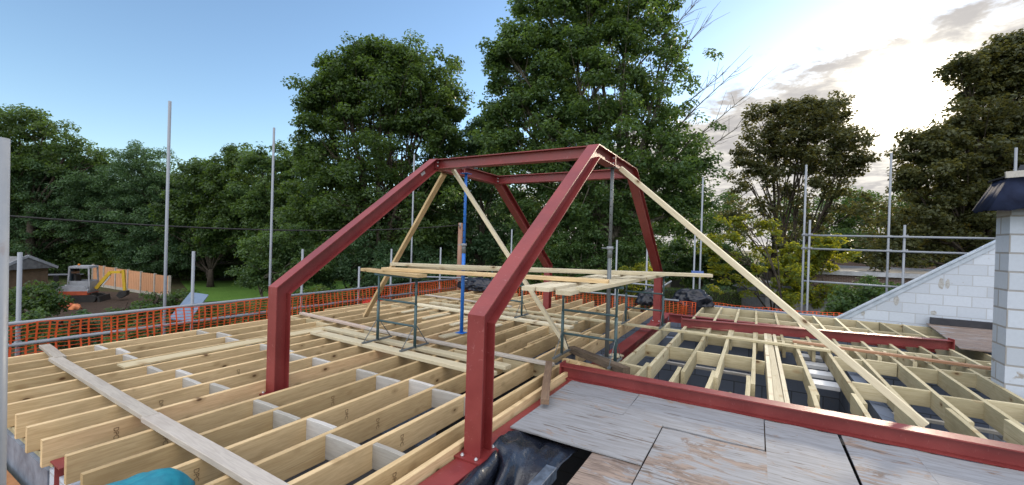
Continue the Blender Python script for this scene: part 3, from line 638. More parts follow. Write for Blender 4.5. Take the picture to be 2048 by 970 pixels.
def trestle(label, x0, x1, y, z0, zt, foot=0.28):
    t = thing('trestle', label, 'trestle', ((x0+x1)/2, y, z0)); w = (x1-x0)/2; H = zt-z0
    for s in (-1, 1):
        lg = MB().tube([(s*w, 0, 0), (s*w, 0, H*0.62)], 0.021, 12).build('leg', TEAL, t)
        MB().tube([(s*w, 0, H*0.55), (s*w, 0, H)], 0.016, 12).build('inner_leg', TEAL, lg)
        ft = MB().bar((s*w, -foot, 0.012), (s*w, foot, 0.012), 0.035, 0.02).build('foot', GALVD, t)
        st = MB(); st.tube([(s*w, -foot+0.02, 0.02), (s*w, 0, 0.34)], 0.006, 6); st.tube([(s*w, foot-0.02, 0.02), (s*w, 0, 0.34)], 0.006, 6); st.build('stay', GALVD, t)
    for z in (0.30, 0.62): MB().tube([(-w, 0, z), (w, 0, z)], 0.016, 10).build('rung', TEAL, t)
    MB().bar((-w-0.08, 0, H+0.015), (w+0.08, 0, H+0.015), 0.045, 0.03).build('head_bar', TEAL, t)
    return t
trestle('dark green steel trestle standing on two pale boards at left', -4.86, -4.12, 4.5, 0.048, 1.02)
trestle('dark green steel trestle beside the dark old timber and beam end', -2.27, -1.53, 5.4, 0.05, 1.02)
trestle('green trestle half hidden behind the right red column, far left', -4.87, -4.13, 7.65, 0.048, 0.98)
trestle('far green trestle standing beside the far right red column', -2.2, -1.5, 8.42, 0.045, 0.98)
PB = 'planks on the trestles'
timber('trestle_plank', 'stamped plank on the right trestle, leftmost of four', 'plank', (-2.15, 4.10, 1.10), (-2.28, 8.5, 1.06), 0.145, 0.045, WOODW, PB)
timber('trestle_plank', 'stamped plank on the right trestle, second of four', 'plank', (-1.99, 4.14, 1.102), (-2.05, 8.55, 1.062), 0.15, 0.045, WOODW, PB)
timber('trestle_plank', 'stamped plank on the right trestle, third of four', 'plank', (-1.70, 4.02, 1.10), (-1.78, 8.6, 1.06), 0.16, 0.045, WOODW, PB)
timber('trestle_plank', 'stamped plank on the right trestle, rightmost and topmost of four', 'plank', (-1.58, 4.27, 1.122), (-1.50, 8.6, 1.062), 0.15, 0.045, WOODW, PB)
timber('trestle_plank', 'short dark ended plank sticking left off the left trestle', 'plank', (-5.3, 4.62, 1.098), (-3.95, 4.42, 1.098), 0.17, 0.045, WOOD, PB)
timber('trestle_plank', 'warm lower plank bridging from left trestle to the stamped planks', 'plank', (-4.75, 4.50, 1.146), (-1.56, 5.12, 1.152), 0.17, 0.045, WOOD, PB)
timber('trestle_plank', 'long pale plank on top reaching right past the far column', 'plank', (-5.05, 4.93, 1.185), (-0.55, 6.75, 1.20), 0.14, 0.045, WOODW, PB)
timber('trestle_plank', 'farther plank lying under the long pale one on the trestles', 'plank', (-4.9, 5.15, 1.14), (-1.3, 7.6, 1.12), 0.17, 0.045, WOODW, PB)

# ------------------------------------------------------------------ scaffolding round the building
def pole(label, p, q, r=0.024, mat=GALV, couplers=(), name='scaffold_pole', group=None):
    p = Vector(p); q = Vector(q); t = thing(name, label, 'scaffold pole', p, group)
    d = q-p; MB().tube([(0, 0, 0), d], r, 14).build('tube', mat, t)
    for k in couplers:
        c = d*k; dn = d.normalized()
        cb = MB(); cb.tube([c-dn*0.03, c+dn*0.03], r+0.011, 12); cb.bar(c+Vector((0.03, 0, 0)), c+Vector((0.07, 0.0, 0.01)), 0.05, 0.045); cb.build('coupler', GALV, t)
    return t
RX = -8.36
pole('wide grey scaffold pole cut off by the left picture edge', at(4, 700, 1.42)+Vector((0, 0, -1.4)), at(-1, 276, 1.42), 0.0242)
shorts = [(1.6, 1.25, 'short pole beside the left picture edge with yellow mark'), (3.58, 1.25, 'short pole in front of the leaning blue grey sheet'), (5.6, 1.28, 'short pole just right of the left red column'),
          (7.1, 0.85, 'shorter pole in front of the red dumper'), (8.14, 1.28, 'short pole between the red dumper and the black tarpaulin'), (10.16, 1.32, 'short pole at the left side of the corner tarpaulin')]
for y, z, lab in shorts: pole(lab, (RX, y, -1.6), (RX, y, z), couplers=((0.32+1.6)/(z+1.6), (0.05+1.6)/(z+1.6)), group='short poles of the left guard rail')
for y, z, lab in ((3.47, 3.89, 'tallest standing pole at left, before the wooden fence'), (5.35, 3.88, 'tall standing pole directly behind the left red column knee'), (9.68, 4.12, 'tall standing pole between the two left timber braces')):
    pole(lab, (-9.1, y, GZ), (-9.1, y, z), group='tall poles of the left scaffold')
tag(MB().tube([(RX+0.055, -1.0, 0.335), (RX+0.055, 10.95, 0.315)], 0.0242, 12).build('guard_rail', GALV), 'upper horizontal rail along the left edge above the orange mesh', 'guard rail')
tag(MB().tube([(RX+0.055, -1.0, 0.055), (RX+0.055, 10.9, 0.04)], 0.0242, 12).build('guard_rail', GALV), 'lower horizontal rail along the left edge behind the orange mesh', 'guard rail')
tag(MB().tube([(RX, 10.95, 0.27), (-1.7, 11.75, 0.16)], 0.0242, 12).build('guard_rail', GALV), 'rail along the far edge behind the far red column', 'guard rail')
tag(MB().tube([(-9.3, 10.2, 0.36), (-7.6, 11.4, 0.34)], 0.0242, 12).build('guard_rail', GALV), 'loose short tube crossing the far left corner', 'guard rail')
tag(MB().tube([(-3.45, 11.9, 0.52), (-2.2, 12.0, 0.47)], 0.0242, 12).build('guard_rail', GALV), 'short blue grey tube behind the far trestle', 'guard rail')
tag(MB().tube([(-2.35, 11.6, 0.33), (-2.05, 12.6, 0.58)], 0.0242, 12).build('guard_rail', GALV), 'short tube end pointing up beside the far right column', 'guard rail')
for x, y, z, lab in ((-6.9, 11.95, 1.96, 'thin pole behind the notched brace'), (-2.6, 12.0, 1.6, 'pole just left of the far right red column'), (-3.45, 12.0, 1.7, 'pole behind the dark prop'), (-1.52, 13.1, 1.92, 'shorter of two poles left of the long brace'),
        (-1.36, 13.1, 3.55, 'taller of two poles left of the long brace'), (1.05, 13.1, 3.75, 'tall pole at the left end of the right handrails'), (1.16, 13.05, 2.34, 'shorter pole joined beside the tall one at the right handrails'),
        (2.80, 13.6, 4.02, 'tall pole in front of the sun glow'), (2.98, 13.1, 2.23, 'short pole crossing the right handrails near the gable'), (4.75, 13.2, 3.9, 'pole top sticking up behind the chimney hood')):
    pole(lab, (x, y, GZ), (x, y, z), couplers=((1.97-GZ)/(z-GZ), (1.63-GZ)/(z-GZ)) if z > 2 and x > 0.9 else ())
for xa, xb, z, lab in ((1.0, 6.0, 1.955, 'top horizontal handrail right of the long brace'), (1.0, 6.0, 1.615, 'middle horizontal handrail right of the long brace'), (1.05, 3.4, 0.79, 'low ledger tube under the distant flat roof')):
    tag(MB().tube([(xa, 13.1, z), (xb, 13.05, z-0.01)], 0.0242, 12).build('guard_rail', GALV), lab, 'guard rail')
tag(MB().box(-0.16, 0.16, -0.01, 0.01, -0.07, 0.07).build('scaffold_tag', m_plain('blue_tag', (0.12, 0.2, 0.5)), loc=(-1.42, 13.05, 0.82)), 'small blue plate fixed between the pair of poles', 'tag')
for k in range(4):
    timber('scaffold_deck_board', '%s deck board of the scaffold walkway below the left edge' % ORD[k+1].replace('fourth', 'outermost').replace('first', 'innermost'), 'board', (-8.2-0.23*k, -1, -0.9), (-8.2-0.23*k, 11.5, -0.9), 0.22, 0.04, PLANK, 'deck boards of the left scaffold')
ORANGEW = m_plain('orange_brown_board', (0.36, 0.17, 0.07), (0.28, 0.13, 0.055), 0.8, 10)
for k in range(3): timber('scaffold_deck_board', '%s orange brown deck board below the membrane wall' % ['inner', 'middle', 'outer'][k], 'board', (-8.6, 0.90-0.24*k, -0.50), (-3.2, 0.90-0.24*k, -0.50), 0.23, 0.04, ORANGEW, 'orange brown deck boards')
def m_mesh():
    t = NT('orange_barrier_plastic'); v = t.coords((1, 1, 1), False)
    col = t.mix(t.noise(v, 3, 3), (0.66, 0.095, 0.025), (0.72, 0.15, 0.04)); p = t.principled(col, 0.5, spec=0.4)
    tb = t.N('ShaderNodeBsdfTranslucent'); t.put(tb.inputs[0], (0.9, 0.2, 0.05)); ms = t.N('ShaderNodeMixShader'); ms.inputs[0].default_value = 0.3
    t.L(p.outputs[0], ms.inputs[1]); t.L(tb.outputs[0], ms.inputs[2]); t.L(ms.outputs[0], t.out.inputs[0]); return t.m
ORANGE = m_mesh()
def barrier(label, a, b, ztop, zbot, seed, dx=0.105, dz=0.05, vw=0.021, hw=0.0085, sag=0.032):
    r = random.Random(seed); a = Vector((*a, 0)); b = Vector((*b, 0)); L = (b-a).length; d = (b-a)/L; nrm = Vector((d.y, -d.x, 0)); n = int(L/dx); mb = MB()
    rows = int((ztop(0.5)-zbot)/dz)
    ph = r.uniform(0, 6)
    jx = [r.uniform(-0.022, 0.022) for _ in range(n+1)]
    def P(i, j):
        u = i/n; zt = ztop(u); f = j/rows
        z = zt - (zt-zbot)*f - sag*abs(math.sin(i*0.23+ph))*(1-f) + 0.006*math.sin(i*1.3+j*0.9)
        return a + d*(u*L+0.004*math.sin(j*0.6+i*0.7)+jx[i]) + nrm*(0.025*math.sin(i*0.31+ph)+0.018*math.sin(j*0.5+i*0.2)) + Vector((0, 0, z))
    G = [[P(i, j) for j in range(rows+1)] for i in range(n+1)]
    for i in range(n+1):
        for j in range(rows): mb.bar(G[i][j], G[i][j+1], vw, 0.004, nrm)
    for j in range(rows+1):
        for i in range(n): mb.bar(G[i][j], G[i+1][j], 0.004, hw*(1.6 if j in (0, rows) else 1), (0, 0, 1))
    return tag(mb.build('barrier_mesh', ORANGE), label, 'barrier mesh')
barrier('orange plastic barrier mesh hung along the left edge rails', (RX+0.09, 0.7), (RX+0.09, 10.9), lambda u: 0.325, -0.55, 1)
barrier('orange barrier mesh along the far edge from the corner tarpaulin to the right column', (RX+0.1, 10.98), (-1.3, 11.85), lambda u: 0.27-0.10*u, -0.45, 2)
barrier('sagging orange barrier mesh behind the right joist ends', (-1.9, 12.95), (2.1, 12.98), lambda u: 0.055+0.012*math.sin(u*9), -0.5, 3)

# ------------------------------------------------------------------ tarpaulins and sack
def tarp(label, loc, sx, sy, sz, seed, mat=TARP, group=None):
    from mathutils import noise as mn
    b = bmesh.new(); bmesh.ops.create_icosphere(b, subdivisions=5, radius=1); o3 = Vector((seed*3.1, seed*1.7, 0.5))
    for v in b.verts:
        p = v.co.copy(); k = 1 + 0.30*mn.noise(p*1.3+o3)
        for f, am in ((2.6, 0.20), (5.2, 0.10), (10, 0.04)): k += am*(0.5-abs(mn.noise(Vector((p.x*f, p.y*f, p.z*f*0.55))+o3))*2)
        v.co = Vector((p.x*k*sx, p.y*k*sy, max(p.z*k, -0.3)*sz))
    me = bpy.data.meshes.new('tarpaulin'); b.to_mesh(me); b.free(); me.polygons.foreach_set('use_smooth', [True]*len(me.polygons))
    return tag(link('tarpaulin', me, mat, loc=loc), label, 'tarpaulin', group)
tarp('black tarpaulin heap at the far left corner behind the blue prop', (-7.5, 11.1, 0.10), 0.75, 0.4, 0.26, 2)
tarp('small black tarpaulin bundle just left of the far right column', (-2.42, 11.7, 0.1), 0.33, 0.35, 0.30, 4)
tarp('big black tarpaulin heap right of the far right red column', (-1.45, 12.35, 0.10), 0.50, 0.32, 0.30, 9)
TEALC = m_plain('teal_sacking', (0.015, 0.23, 0.30), (0.01, 0.16, 0.23), 0.55, 14, 0.5)
drape('sack', 'teal blue sack draped over the near joists at the bottom', [
    [(-3.30, 0.90, 0.05), (-3.1, 0.88, 0.12), (-2.95, 0.88, 0.12), (-2.80, 0.90, 0.03)],
    [(-3.34, 1.04, 0.05), (-3.12, 1.04, 0.13), (-2.96, 1.06, 0.15), (-2.80, 1.06, 0.03)],
    [(-3.30, 1.18, 0.04), (-3.12, 1.20, 0.12), (-2.98, 1.22, 0.14), (-2.84, 1.20, 0.02)],
    [(-3.24, 1.25, -0.01), (-3.12, 1.31, 0.02), (-3.0, 1.32, 0.03), (-2.90, 1.27, -0.02)]], TEALC, disp=0.014, seed=5)['category'] = 'sack'

# ------------------------------------------------------------------ gable wall and chimney
gx0, gx1, gy = 1.76, 6.2, 12.56
def gz(x): return 0.0+(x-gx0)*0.735
g = thing('gable_wall', 'white blockwork gable rising in a slope behind the chimney', 'gable wall', (gx0, gy, -0.2))
MB().prism([(0, 0, 0), (gx1-gx0, 0, 0), (gx1-gx0, 0, gz(gx1)+0.2), (0, 0, 0.2)], (0, 0, 0), (0, 0.1, 0)).build('wall', AAC, g)
VERGE = m_plain('blue_grey_membrane_strip', (0.42, 0.48, 0.56), (0.32, 0.38, 0.45), 0.5, 8)
sl_ = Vector((1, 0, 0.735)).normalized()
vg = MB(); vg.bar(Vector((-0.1, 0.04, 0.2-0.07+0.022)), Vector((gx1-gx0, 0.04, gz(gx1)+0.2+0.022)), 0.16, 0.03); vg.bar(Vector((-0.05, -0.012, 0.2-0.045-0.05)), Vector((gx1-gx0, -0.012, gz(gx1)+0.2-0.055)), 0.018, 0.075); vg.build('verge_strip', VERGE, g)
def patch_part(x, z, w, h, seed):
    r = random.Random(seed); n = 14; pts = [(x+math.cos(6.283*i/n)*w*r.uniform(0.7, 1.1), -0.004, z+math.sin(6.283*i/n)*h*r.uniform(0.75, 1.1)) for i in range(n)]
    MB().prism(pts, (0, 0, 0), (0, 0.006, 0)).build('mortar_patch', m_plain('tan_mortar', (0.29, 0.285, 0.27), (0.42, 0.43, 0.44), 0.95, 25, 0.5) if 'tan_mortar' not in bpy.data.materials else bpy.data.materials['tan_mortar'], g)
for x, z, w, h, s in ((1.0, 0.70, 0.055, 0.115, 1), (1.72, 1.14, 0.045, 0.14, 2), (1.82, 1.14, 0.04, 0.12, 7), (1.62, 0.50, 0.055, 0.05, 3), (0.42, 0.36, 0.04, 0.07, 5)): patch_part(x, z, w, h, s)
cx, cy = 2.635, 7.40
ch = thing('chimney', 'white block chimney with black plastic hood at the right', 'chimney', (cx, cy, GZ+0.1))
zb = -(GZ+0.1)
MB().box(0, 1.05, 0, 0.34, 0, zb+2.16).build('stack', AACC, ch)
BR = m_plain('brown_slate', (0.10, 0.085, 0.08))
MB().box(0.14, 0.6, -0.03, 0.03, zb+1.985, zb+2.012).build('lintel_slate', BR, ch)
hood = MB(); z0, z1 = zb+2.15, zb+2.53; a = [(-0.27, -0.26), (1.25, -0.26), (1.25, 0.44), (-0.20, 0.44)]; c2 = [(-0.05, -0.08), (1.1, -0.08), (1.1, 0.38), (-0.03, 0.38)]
nseg = 9; low = []; up = []
rr2 = random.Random(4)
for k in range(4):
    p, q = a[k], a[(k+1) % 4]; r_, s_ = c2[k], c2[(k+1) % 4]
    for i in range(nseg):
        f = i/nseg; wob = rr2.uniform(-0.03, 0.03)
        low.append((p[0]+(q[0]-p[0])*f, p[1]+(q[1]-p[1])*f+wob, z0+rr2.uniform(-0.035, 0.02))); up.append((r_[0]+(s_[0]-r_[0])*f, r_[1]+(s_[1]-r_[1])*f+wob*0.3, z1+rr2.uniform(-0.01, 0.01)))
n = len(low); hood.add(low+up, [(i, (i+1) % n, n+(i+1) % n, n+i) for i in range(n)], True)
HOOD = m_plain('navy_plastic', (0.020, 0.027, 0.055), (0.012, 0.015, 0.030), 0.85, 6, 0.3, spec=0.05)
ho = hood.build('plastic_hood', HOOD, ch); sd = ho.modifiers.new('thick', 'SOLIDIFY'); sd.thickness = 0.006
cap = MB(); cap.prism([(-0.06, -0.08, z1+0.004), (1.08, -0.08, z1+0.004), (1.08, 0.42, z1+0.004), (-0.06, 0.42, z1+0.004)], (0, 0, 0), (0, 0, 0.02))
cap.prism([(0.0, -0.09, z1+0.03), (1.1, -0.09, z1+0.03), (1.1, 0.2, z1+0.17), (0.14, 0.2, z1+0.17)], (0, 0, 0), (0, 0, 0.01)); cap.build('top_cover', m_plain('black_cover', (0.012, 0.013, 0.016), None, 0.8), ch)
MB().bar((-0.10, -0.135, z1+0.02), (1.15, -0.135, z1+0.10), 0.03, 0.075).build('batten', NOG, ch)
roofb = tag(MB().prism([(2.95, 9.75, 0.03), (6, 9.75, 0.03), (6, 12.5, 0.05), (3.25, 12.5, 0.05)], (0, 0, 0), (0, 0, 0.02)).build('plywood_sheet', PLYBROWN), 'dark edged worn boards lying flat between gable and chimney', 'plywood sheet')
tag(MB().box(3.3, 6, 12.40, 12.5, 0.075, 0.21).build('felt_upstand', m_plain('black_felt', (0.02, 0.022, 0.03), (0.035, 0.036, 0.045), 0.6)), 'black felt strip along the gable foot beside the flat boards', 'felt strip')

# ------------------------------------------------------------------ things on the ground beyond
def box_rot(o, yaw): o.rotation_euler = (0, 0, yaw); return o
# mini excavator
EX = at(165, 606, 25.0); EX.z = GZ
WHT = m_plain('white_paint', (0.36, 0.38, 0.42), (0.24, 0.25, 0.27), 0.5, 3); YEL = m_plain('yellow_paint', (0.60, 0.40, 0.02), (0.48, 0.30, 0.02), 0.45); ORG = m_plain('orange_paint', (0.45, 0.085, 0.03), (0.30, 0.06, 0.03), 0.6)
RUB = m_plain('black_rubber', (0.02, 0.02, 0.022), (0.035, 0.033, 0.03), 0.8); GLS = m_plain('dark_glass', (0.05, 0.07, 0.09), (0.04, 0.055, 0.07), 0.08)
ex = thing('mini_excavator', 'white cabbed mini excavator with yellow folded arm by the wooden fence', 'excavator', EX, rot=(0, 0, math.radians(52)))
def rrect(L, H, n=6):
    r = H/2; pts = []
    for i in range(n+1): pts.append((-L/2+r - r*math.sin(math.pi*i/n), r - r*math.cos(math.pi*i/n)))
    for i in range(n+1): pts.append((L/2-r + r*math.sin(math.pi*i/n), r + r*math.cos(math.pi*i/n)))
    return pts
for s in (-1, 1): MB().prism([(x, 0, z) for x, z in rrect(1.7, 0.42)], (0, s*0.5-0.14, 0), (0, s*0.5+0.14, 0)).build('track', RUB, ex)
MB().box(-0.5, 0.55, -0.34, 0.34, 0.25, 0.5).build('undercarriage', RUB, ex)
MB().prism([(-0.85, 0, 0.5), (0.45, 0, 0.5), (0.5, 0, 0.72), (0.3, 0, 0.95), (-0.75, 0, 1.0), (-0.95, 0, 0.8)], (0, -0.6, 0), (0, 0.6, 0)).build('body', WHT, ex)
MB().box(-0.8, 0.46, -0.62, 0.62, 0.44, 0.66).build('skirt', ORG, ex)
fr = MB()
for x in (-0.45, 0.5):
    for y in (-0.5, 0.5): fr.bar((x, y, 0.9), (x*0.9, y*0.95, 2.0), 0.07, 0.07)
fr.prism([(-0.45, 0, 1.98), (0.5, 0, 1.98), (0.46, 0, 2.1), (-0.42, 0, 2.1)], (0, -0.52, 0), (0, 0.52, 0)); fr.box(0.44, 0.5, -0.45, 0.45, 0.75, 1.2); fr.box(-0.43, 0.43, -0.5, -0.45, 0.8, 1.25); fr.box(-0.43, 0.43, 0.45, 0.5, 0.8, 1.25); fr.build('cab_frame', WHT, ex)
MB().box(-0.4, -0.36, -0.44, 0.44, 1.0, 1.95).build('rear_window', GLS, ex)
sb = MB(); sb.box(-0.3, 0.15, -0.25, 0.25, 0.95, 1.08); sb.box(-0.32, -0.2, -0.25, 0.25, 1.08, 1.6); sb.build('seat', RUB, ex)
bm_ = MB()
P = [(0.6, 0, 0.75), (1.0, 0, 1.35), (1.25, 0, 1.72), (1.75, 0, 1.72)]
for i in range(3): bm_.bar(P[i], P[i+1], 0.16, 0.17 if i < 2 else 0.14)
bm_.build('boom', YEL, ex)
MB().bar((1.85, 0, 1.85), (1.95, 0, 0.62), 0.13, 0.15).build('arm', YEL, ex)
MB().bar((0.9, 0, 0.95), (1.25, 0, 1.5), 0.06, 0.06).build('ram', BOLT, ex)
MB().prism([(1.75, 0, 0.58), (2.1, 0, 0.6), (2.1, 0, 0.35), (1.8, 0, 0.15), (1.62, 0, 0.32)], (0, -0.22, 0), (0, 0.22, 0)).build('bucket', RUB, ex)
MB().prism([(0.95, 0, 0.02), (1.05, 0, 0.02), (1.0, 0, 0.36), (0.93, 0, 0.36)], (0, -0.65, 0), (0, 0.65, 0)).build('dozer_blade', RUB, ex)
MB().ball((-0.2, 0, 2.16), 0.06).build('beacon', m_plain('amber_lens', (0.7, 0.2, 0.01)), ex)
for k, (px, py, D, s, mt, lab) in enumerate(((118, 612, 24, 0.35, ORG, 'orange heap of rubble bags left of the excavator'), (133, 622, 23, 0.28, ORG, 'smaller orange bag in front of the excavator track'), (150, 628, 22.5, 0.22, m_plain('pale_orange_bag', (0.6, 0.2, 0.08)), 'pale orange bag nearest the mesh fence'), (108, 597, 25.5, 0.3, m_plain('earth_clod', (0.2, 0.10, 0.06)), 'brown spoil lump behind the orange bags'))):
    p = at(px, py, D); p.z = GZ; p.z += 0.05; lump('rubble_bag', lab, 'rubble bag', p, s*1.3, s, s*1.1, mt, 50+k, 0.5)
p = at(122, 601, 24.6); sg = thing('road_roller', 'dark small machine with white plate left of the excavator', 'machine', (p.x, p.y, GZ), rot=(0, 0, 0.9))
MB().prism([(-0.6, 0, 0.3), (0.6, 0, 0.3), (0.6, 0, 0.6), (0.2, 0, 0.8), (-0.6, 0, 0.75)], (0, -0.4, 0), (0, 0.4, 0)).build('body', RUB, sg)
for s in (-0.5, 0.5): MB().tube([(s, -0.42, 0.3), (s, 0.42, 0.3)], 0.3, 16).build('drum', m_plain('drum_steel', (0.15, 0.15, 0.15)) if 'drum_steel' not in bpy.data.materials else bpy.data.materials['drum_steel'], sg)
MB().box(-0.1, 0.15, -0.425, -0.405, 0.45, 0.65).build('number_plate', WHT, sg); MB().bar((-0.2, 0, 0.8), (-0.25, 0, 1.5), 0.05, 0.4).build('roll_bar', RUB, sg); MB().bar((-1.2, 0.2, 1.55), (0.9, 0.2, 1.6), 0.05, 0.08).build('cross_bar', GALV, sg)
# panel fence behind the excavator
FENCE = m_wood('fence_panel_timber', (0.56, 0.30, 0.17), (0.45, 0.23, 0.13), (0.38, 0.23, 0.14), 0.5, False)
A = at(185, 585, 32.0); B_ = at(338, 603, 27.2); A.z = GZ; B_.z = GZ
fn = thing('panel_fence', 'new orange brown panel fence with concrete posts behind the excavator', 'fence', A)
dv = (B_-A); npan = 6
for k in range(npan+1):
    c = dv*(k/npan); MB().box(c.x-0.06, c.x+0.06, c.y-0.06, c.y+0.06, 0, 1.62 - 0.03*k).build('post', m_plain('concrete_post', (0.42, 0.38, 0.33)) if 'concrete_post' not in bpy.data.materials else bpy.data.materials['concrete_post'], fn)
    if k < npan:
        c2_ = dv*((k+1)/npan); d_ = (c2_-c).normalized(); nn = Vector((d_.y, -d_.x, 0)); pm = MB(); nb = 14; L = (c2_-c).length-0.14
        for j in range(nb):
            s0 = c+d_*(0.07+L*j/nb); s1 = c+d_*(0.07+L*(j+0.97)/nb); off = nn*(0.012 if j % 2 else 0.0)
            pm.bar((s0+s1)/2+off+Vector((0, 0, 0.2)), (s0+s1)/2+off+Vector((0, 0, 1.55-0.03*k)), L/nb*1.02, 0.014, nn)
        pm.build('panel', FENCE, fn); pg = MB(); pg.bar(c+d_*0.07+Vector((0, 0, 0.1)), c2_-d_*0.07+Vector((0, 0, 0.1)), 0.04, 0.2); pg.build('gravel_board', bpy.data.materials['concrete_post'], fn)
A2 = at(60, 575, 33); A2.z = GZ
# shed with pale fascia at far left
sh = at(-10, 600, 22.0); st = thing('garden_shed', 'grey roofed shed with pale fascia at the far left', 'shed', (sh.x, sh.y, GZ), rot=(0, 0, 0.55))
FELT = m_plain('grey_roof_felt', (0.17, 0.175, 0.18), (0.11, 0.11, 0.115), 0.9, 6)
MB().box(-3, 1.4, -1.2, 1.2, 0, 2.1).build('wall', m_plain('shed_boarding', (0.16, 0.11, 0.07)), st)
MB().prism([(0, -1.45, 2.1), (0, 1.45, 2.1), (0, 0, 2.75)], (-3.2, 0, 0), (1.6, 0, 0)).build('roof', FELT, st)
fb = MB(); fb.bar((1.62, -1.5, 2.1), (1.62, 0, 2.78), 0.03, 0.14); fb.bar((1.62, 0, 2.78), (1.62, 1.5, 2.1), 0.03, 0.14); fb.build('fascia', WHT, st)
# leaning blue grey sheet
q = [at(338, 636, 13.5), at(378, 642, 13.2), at(417, 589, 14.6), at(381, 584, 15.0)]
tag(MB().prism([p for p in q], (0, 0, 0), (0, 0, -0.04)).build('sheet_panel', m_plain('blue_grey_sheet', (0.13, 0.18, 0.26), (0.10, 0.14, 0.21), 0.6, 3)), 'blue grey sheet leaning behind the mesh at left', 'sheet')
tag(MB().prism([at(352, 640, 14.0), at(362, 640, 14.0), at(362, 760, 13.8), at(352, 760, 13.8)], (0, 0, 0), (0.1, 0.1, 0)).build('support_post', OLDW), 'dark post carrying the leaning blue grey sheet', 'post')
# red dumper
dp = at(738, 603, 21.0); du = thing('dumper', 'red site dumper seen through the mesh behind the left trestle', 'dumper', (dp.x, dp.y, GZ), rot=(0, 0, 0.3)); du.scale = (0.55, 0.55, 0.6)
RED = m_plain('red_paint', (0.60, 0.03, 0.035), (0.5, 0.025, 0.03), 0.45)
MB().prism([(-0.1, 0, 1.0), (0.9, 0, 1.0), (1.35, 0, 1.95), (-0.25, 0, 1.95)], (0, -0.75, 0), (0, 0.75, 0)).build('skip', RED, du)
MB().prism([(-1.3, 0, 0.7), (0.3, 0, 0.7), (0.3, 0, 1.0), (-0.4, 0, 1.3), (-1.3, 0, 1.3)], (0, -0.5, 0), (0, 0.5, 0)).build('body', RED, du)
for x in (-0.85, 0.6):
    for y in (-0.75, 0.75):
        wh = MB(); wh.tube([(x, y-0.14, 0.45), (x, y+0.14, 0.45)], 0.45, 18); wo = wh.build('wheel', RUB, du); MB().tube([(x, y-0.15, 0.45), (x, y+0.15, 0.45)], 0.2, 12).build('rim', RED, wo)
MB().bar((-0.9, -0.4, 1.3), (-0.9, -0.4, 2.5), 0.06, 0.06).build('roll_bar', RUB, du)
# telegraph pole and cable
tp = at(918, 560, 20.0); tt_ = at(919, 446, 20.0)
tpo = thing('telegraph_pole', 'reddish brown wooden pole behind the blue prop', 'pole', (tp.x, tp.y, GZ))
MB().tube([(0, 0, 0), (0, 0, tt_.z-GZ)], [0.13, 0.105], 12).build('post', m_wood('telegraph_pole_timber', (0.26, 0.15, 0.11), (0.18, 0.10, 0.08), (0.3, 0.22, 0.18), 0.5, False), tpo)
MB().tube([(0.05, -0.1, tt_.z-GZ-0.25), (0.05, -0.1, tt_.z-GZ)], 0.03, 8).build('bracket', GALV, tpo)
cb = []
a0 = at(-60, 426, 9.0); a1 = Vector((tp.x, tp.y-0.1, tt_.z-0.1))
for i in range(25): f = i/24; pnt = a0.lerp(a1, f); cb.append(pnt-Vector((0, 0, 0.35*4*f*(1-f)*0.9)))
tag(MB().tube(cb, 0.022, 6).build('overhead_cable', RUB), 'black overhead cable crossing the trees at left', 'cable')
cb = []; a0 = a1; a2 = at(1800, 440, 30)
# hedge, fence, sheds and roofs seen right of the frame
def building(name, label, cat, px, py, D, w, d, h, yaw, wallm, roofm, pitch=0.0, over=0.2, fascia=None, wins=0):
    p = at(px, py, D); t = thing(name, label, cat, (p.x, p.y, GZ), rot=(0, 0, yaw))
    MB().box(-w/2, w/2, -d/2, d/2, 0, h).build('wall', wallm, t)
    if pitch: MB().prism([(-w/2-over, -d/2-over, h), (-w/2-over, d/2+over, h), (-w/2-over, 0, h+pitch)], (0, 0, 0), (w+2*over, 0, 0)).build('roof', roofm, t)
    else: MB().box(-w/2-over, w/2+over, -d/2-over, d/2+over, h+0.002, h+0.1).build('roof', roofm, t)
    if fascia:
        f = MB(); f.box(-w/2-over-0.02, w/2+over+0.02, -d/2-over-0.03, -d/2-over-0.002, h-0.1, h+0.13); f.build('fascia', fascia, t)
    for k in range(wins):
        wx = -w/2 + w*(k+0.5)/3; wf = MB(); wf.box(wx-0.5, wx+0.5, -d/2-0.03, -d/2-0.002, h*0.35, h*0.8); wo = wf.build('window', WHT, t); MB().box(wx-0.43, wx+0.43, -d/2-0.036, -d/2-0.031, h*0.38, h*0.77).build('pane', GLS, wo)
    return t
garage = building('garage', 'long flat roofed garage with pale fascia beyond the right handrails', 'garage', 1800, 540, 26.0, 13.0, 10.0, 3.12, 0.16, BRICK, FELT, 0, 0.25, WHT)
building('house', 'dark brick house glimpsed behind the trees beyond the garage', 'house', 1760, 520, 44, 12, 7, 4.0, 0.25, BRICK, m_plain('brown_roof_tiles', (0.10, 0.07, 0.06), (0.07, 0.05, 0.045), 0.9), 2.2)
building('house', 'pale gabled bungalow glimpsed right of the far red column', 'house', 1352, 552, 44, 5, 4, 2.2, -0.7, BRICKY, FELT, 1.3)
building('garden_shed', 'low grey roofed shed behind the foot of the long brace', 'shed', 1590, 590, 24, 5.0, 3.0, 2.0, 0.5, m_plain('grey_boarding', (0.16, 0.16, 0.17)), FELT, 0.5)
GF = m_wood('grey_fence_timber', (0.22, 0.22, 0.22), (0.16, 0.16, 0.165), (0.12, 0.12, 0.11), 0.5, False)
A = at(1340, 590, 33); Bq = at(1560, 600, 33); A.z = Bq.z = GZ
gf = thing('garden_fence', 'grey boarded garden fence beyond the clipped hedge', 'fence', A); dv = Bq-A
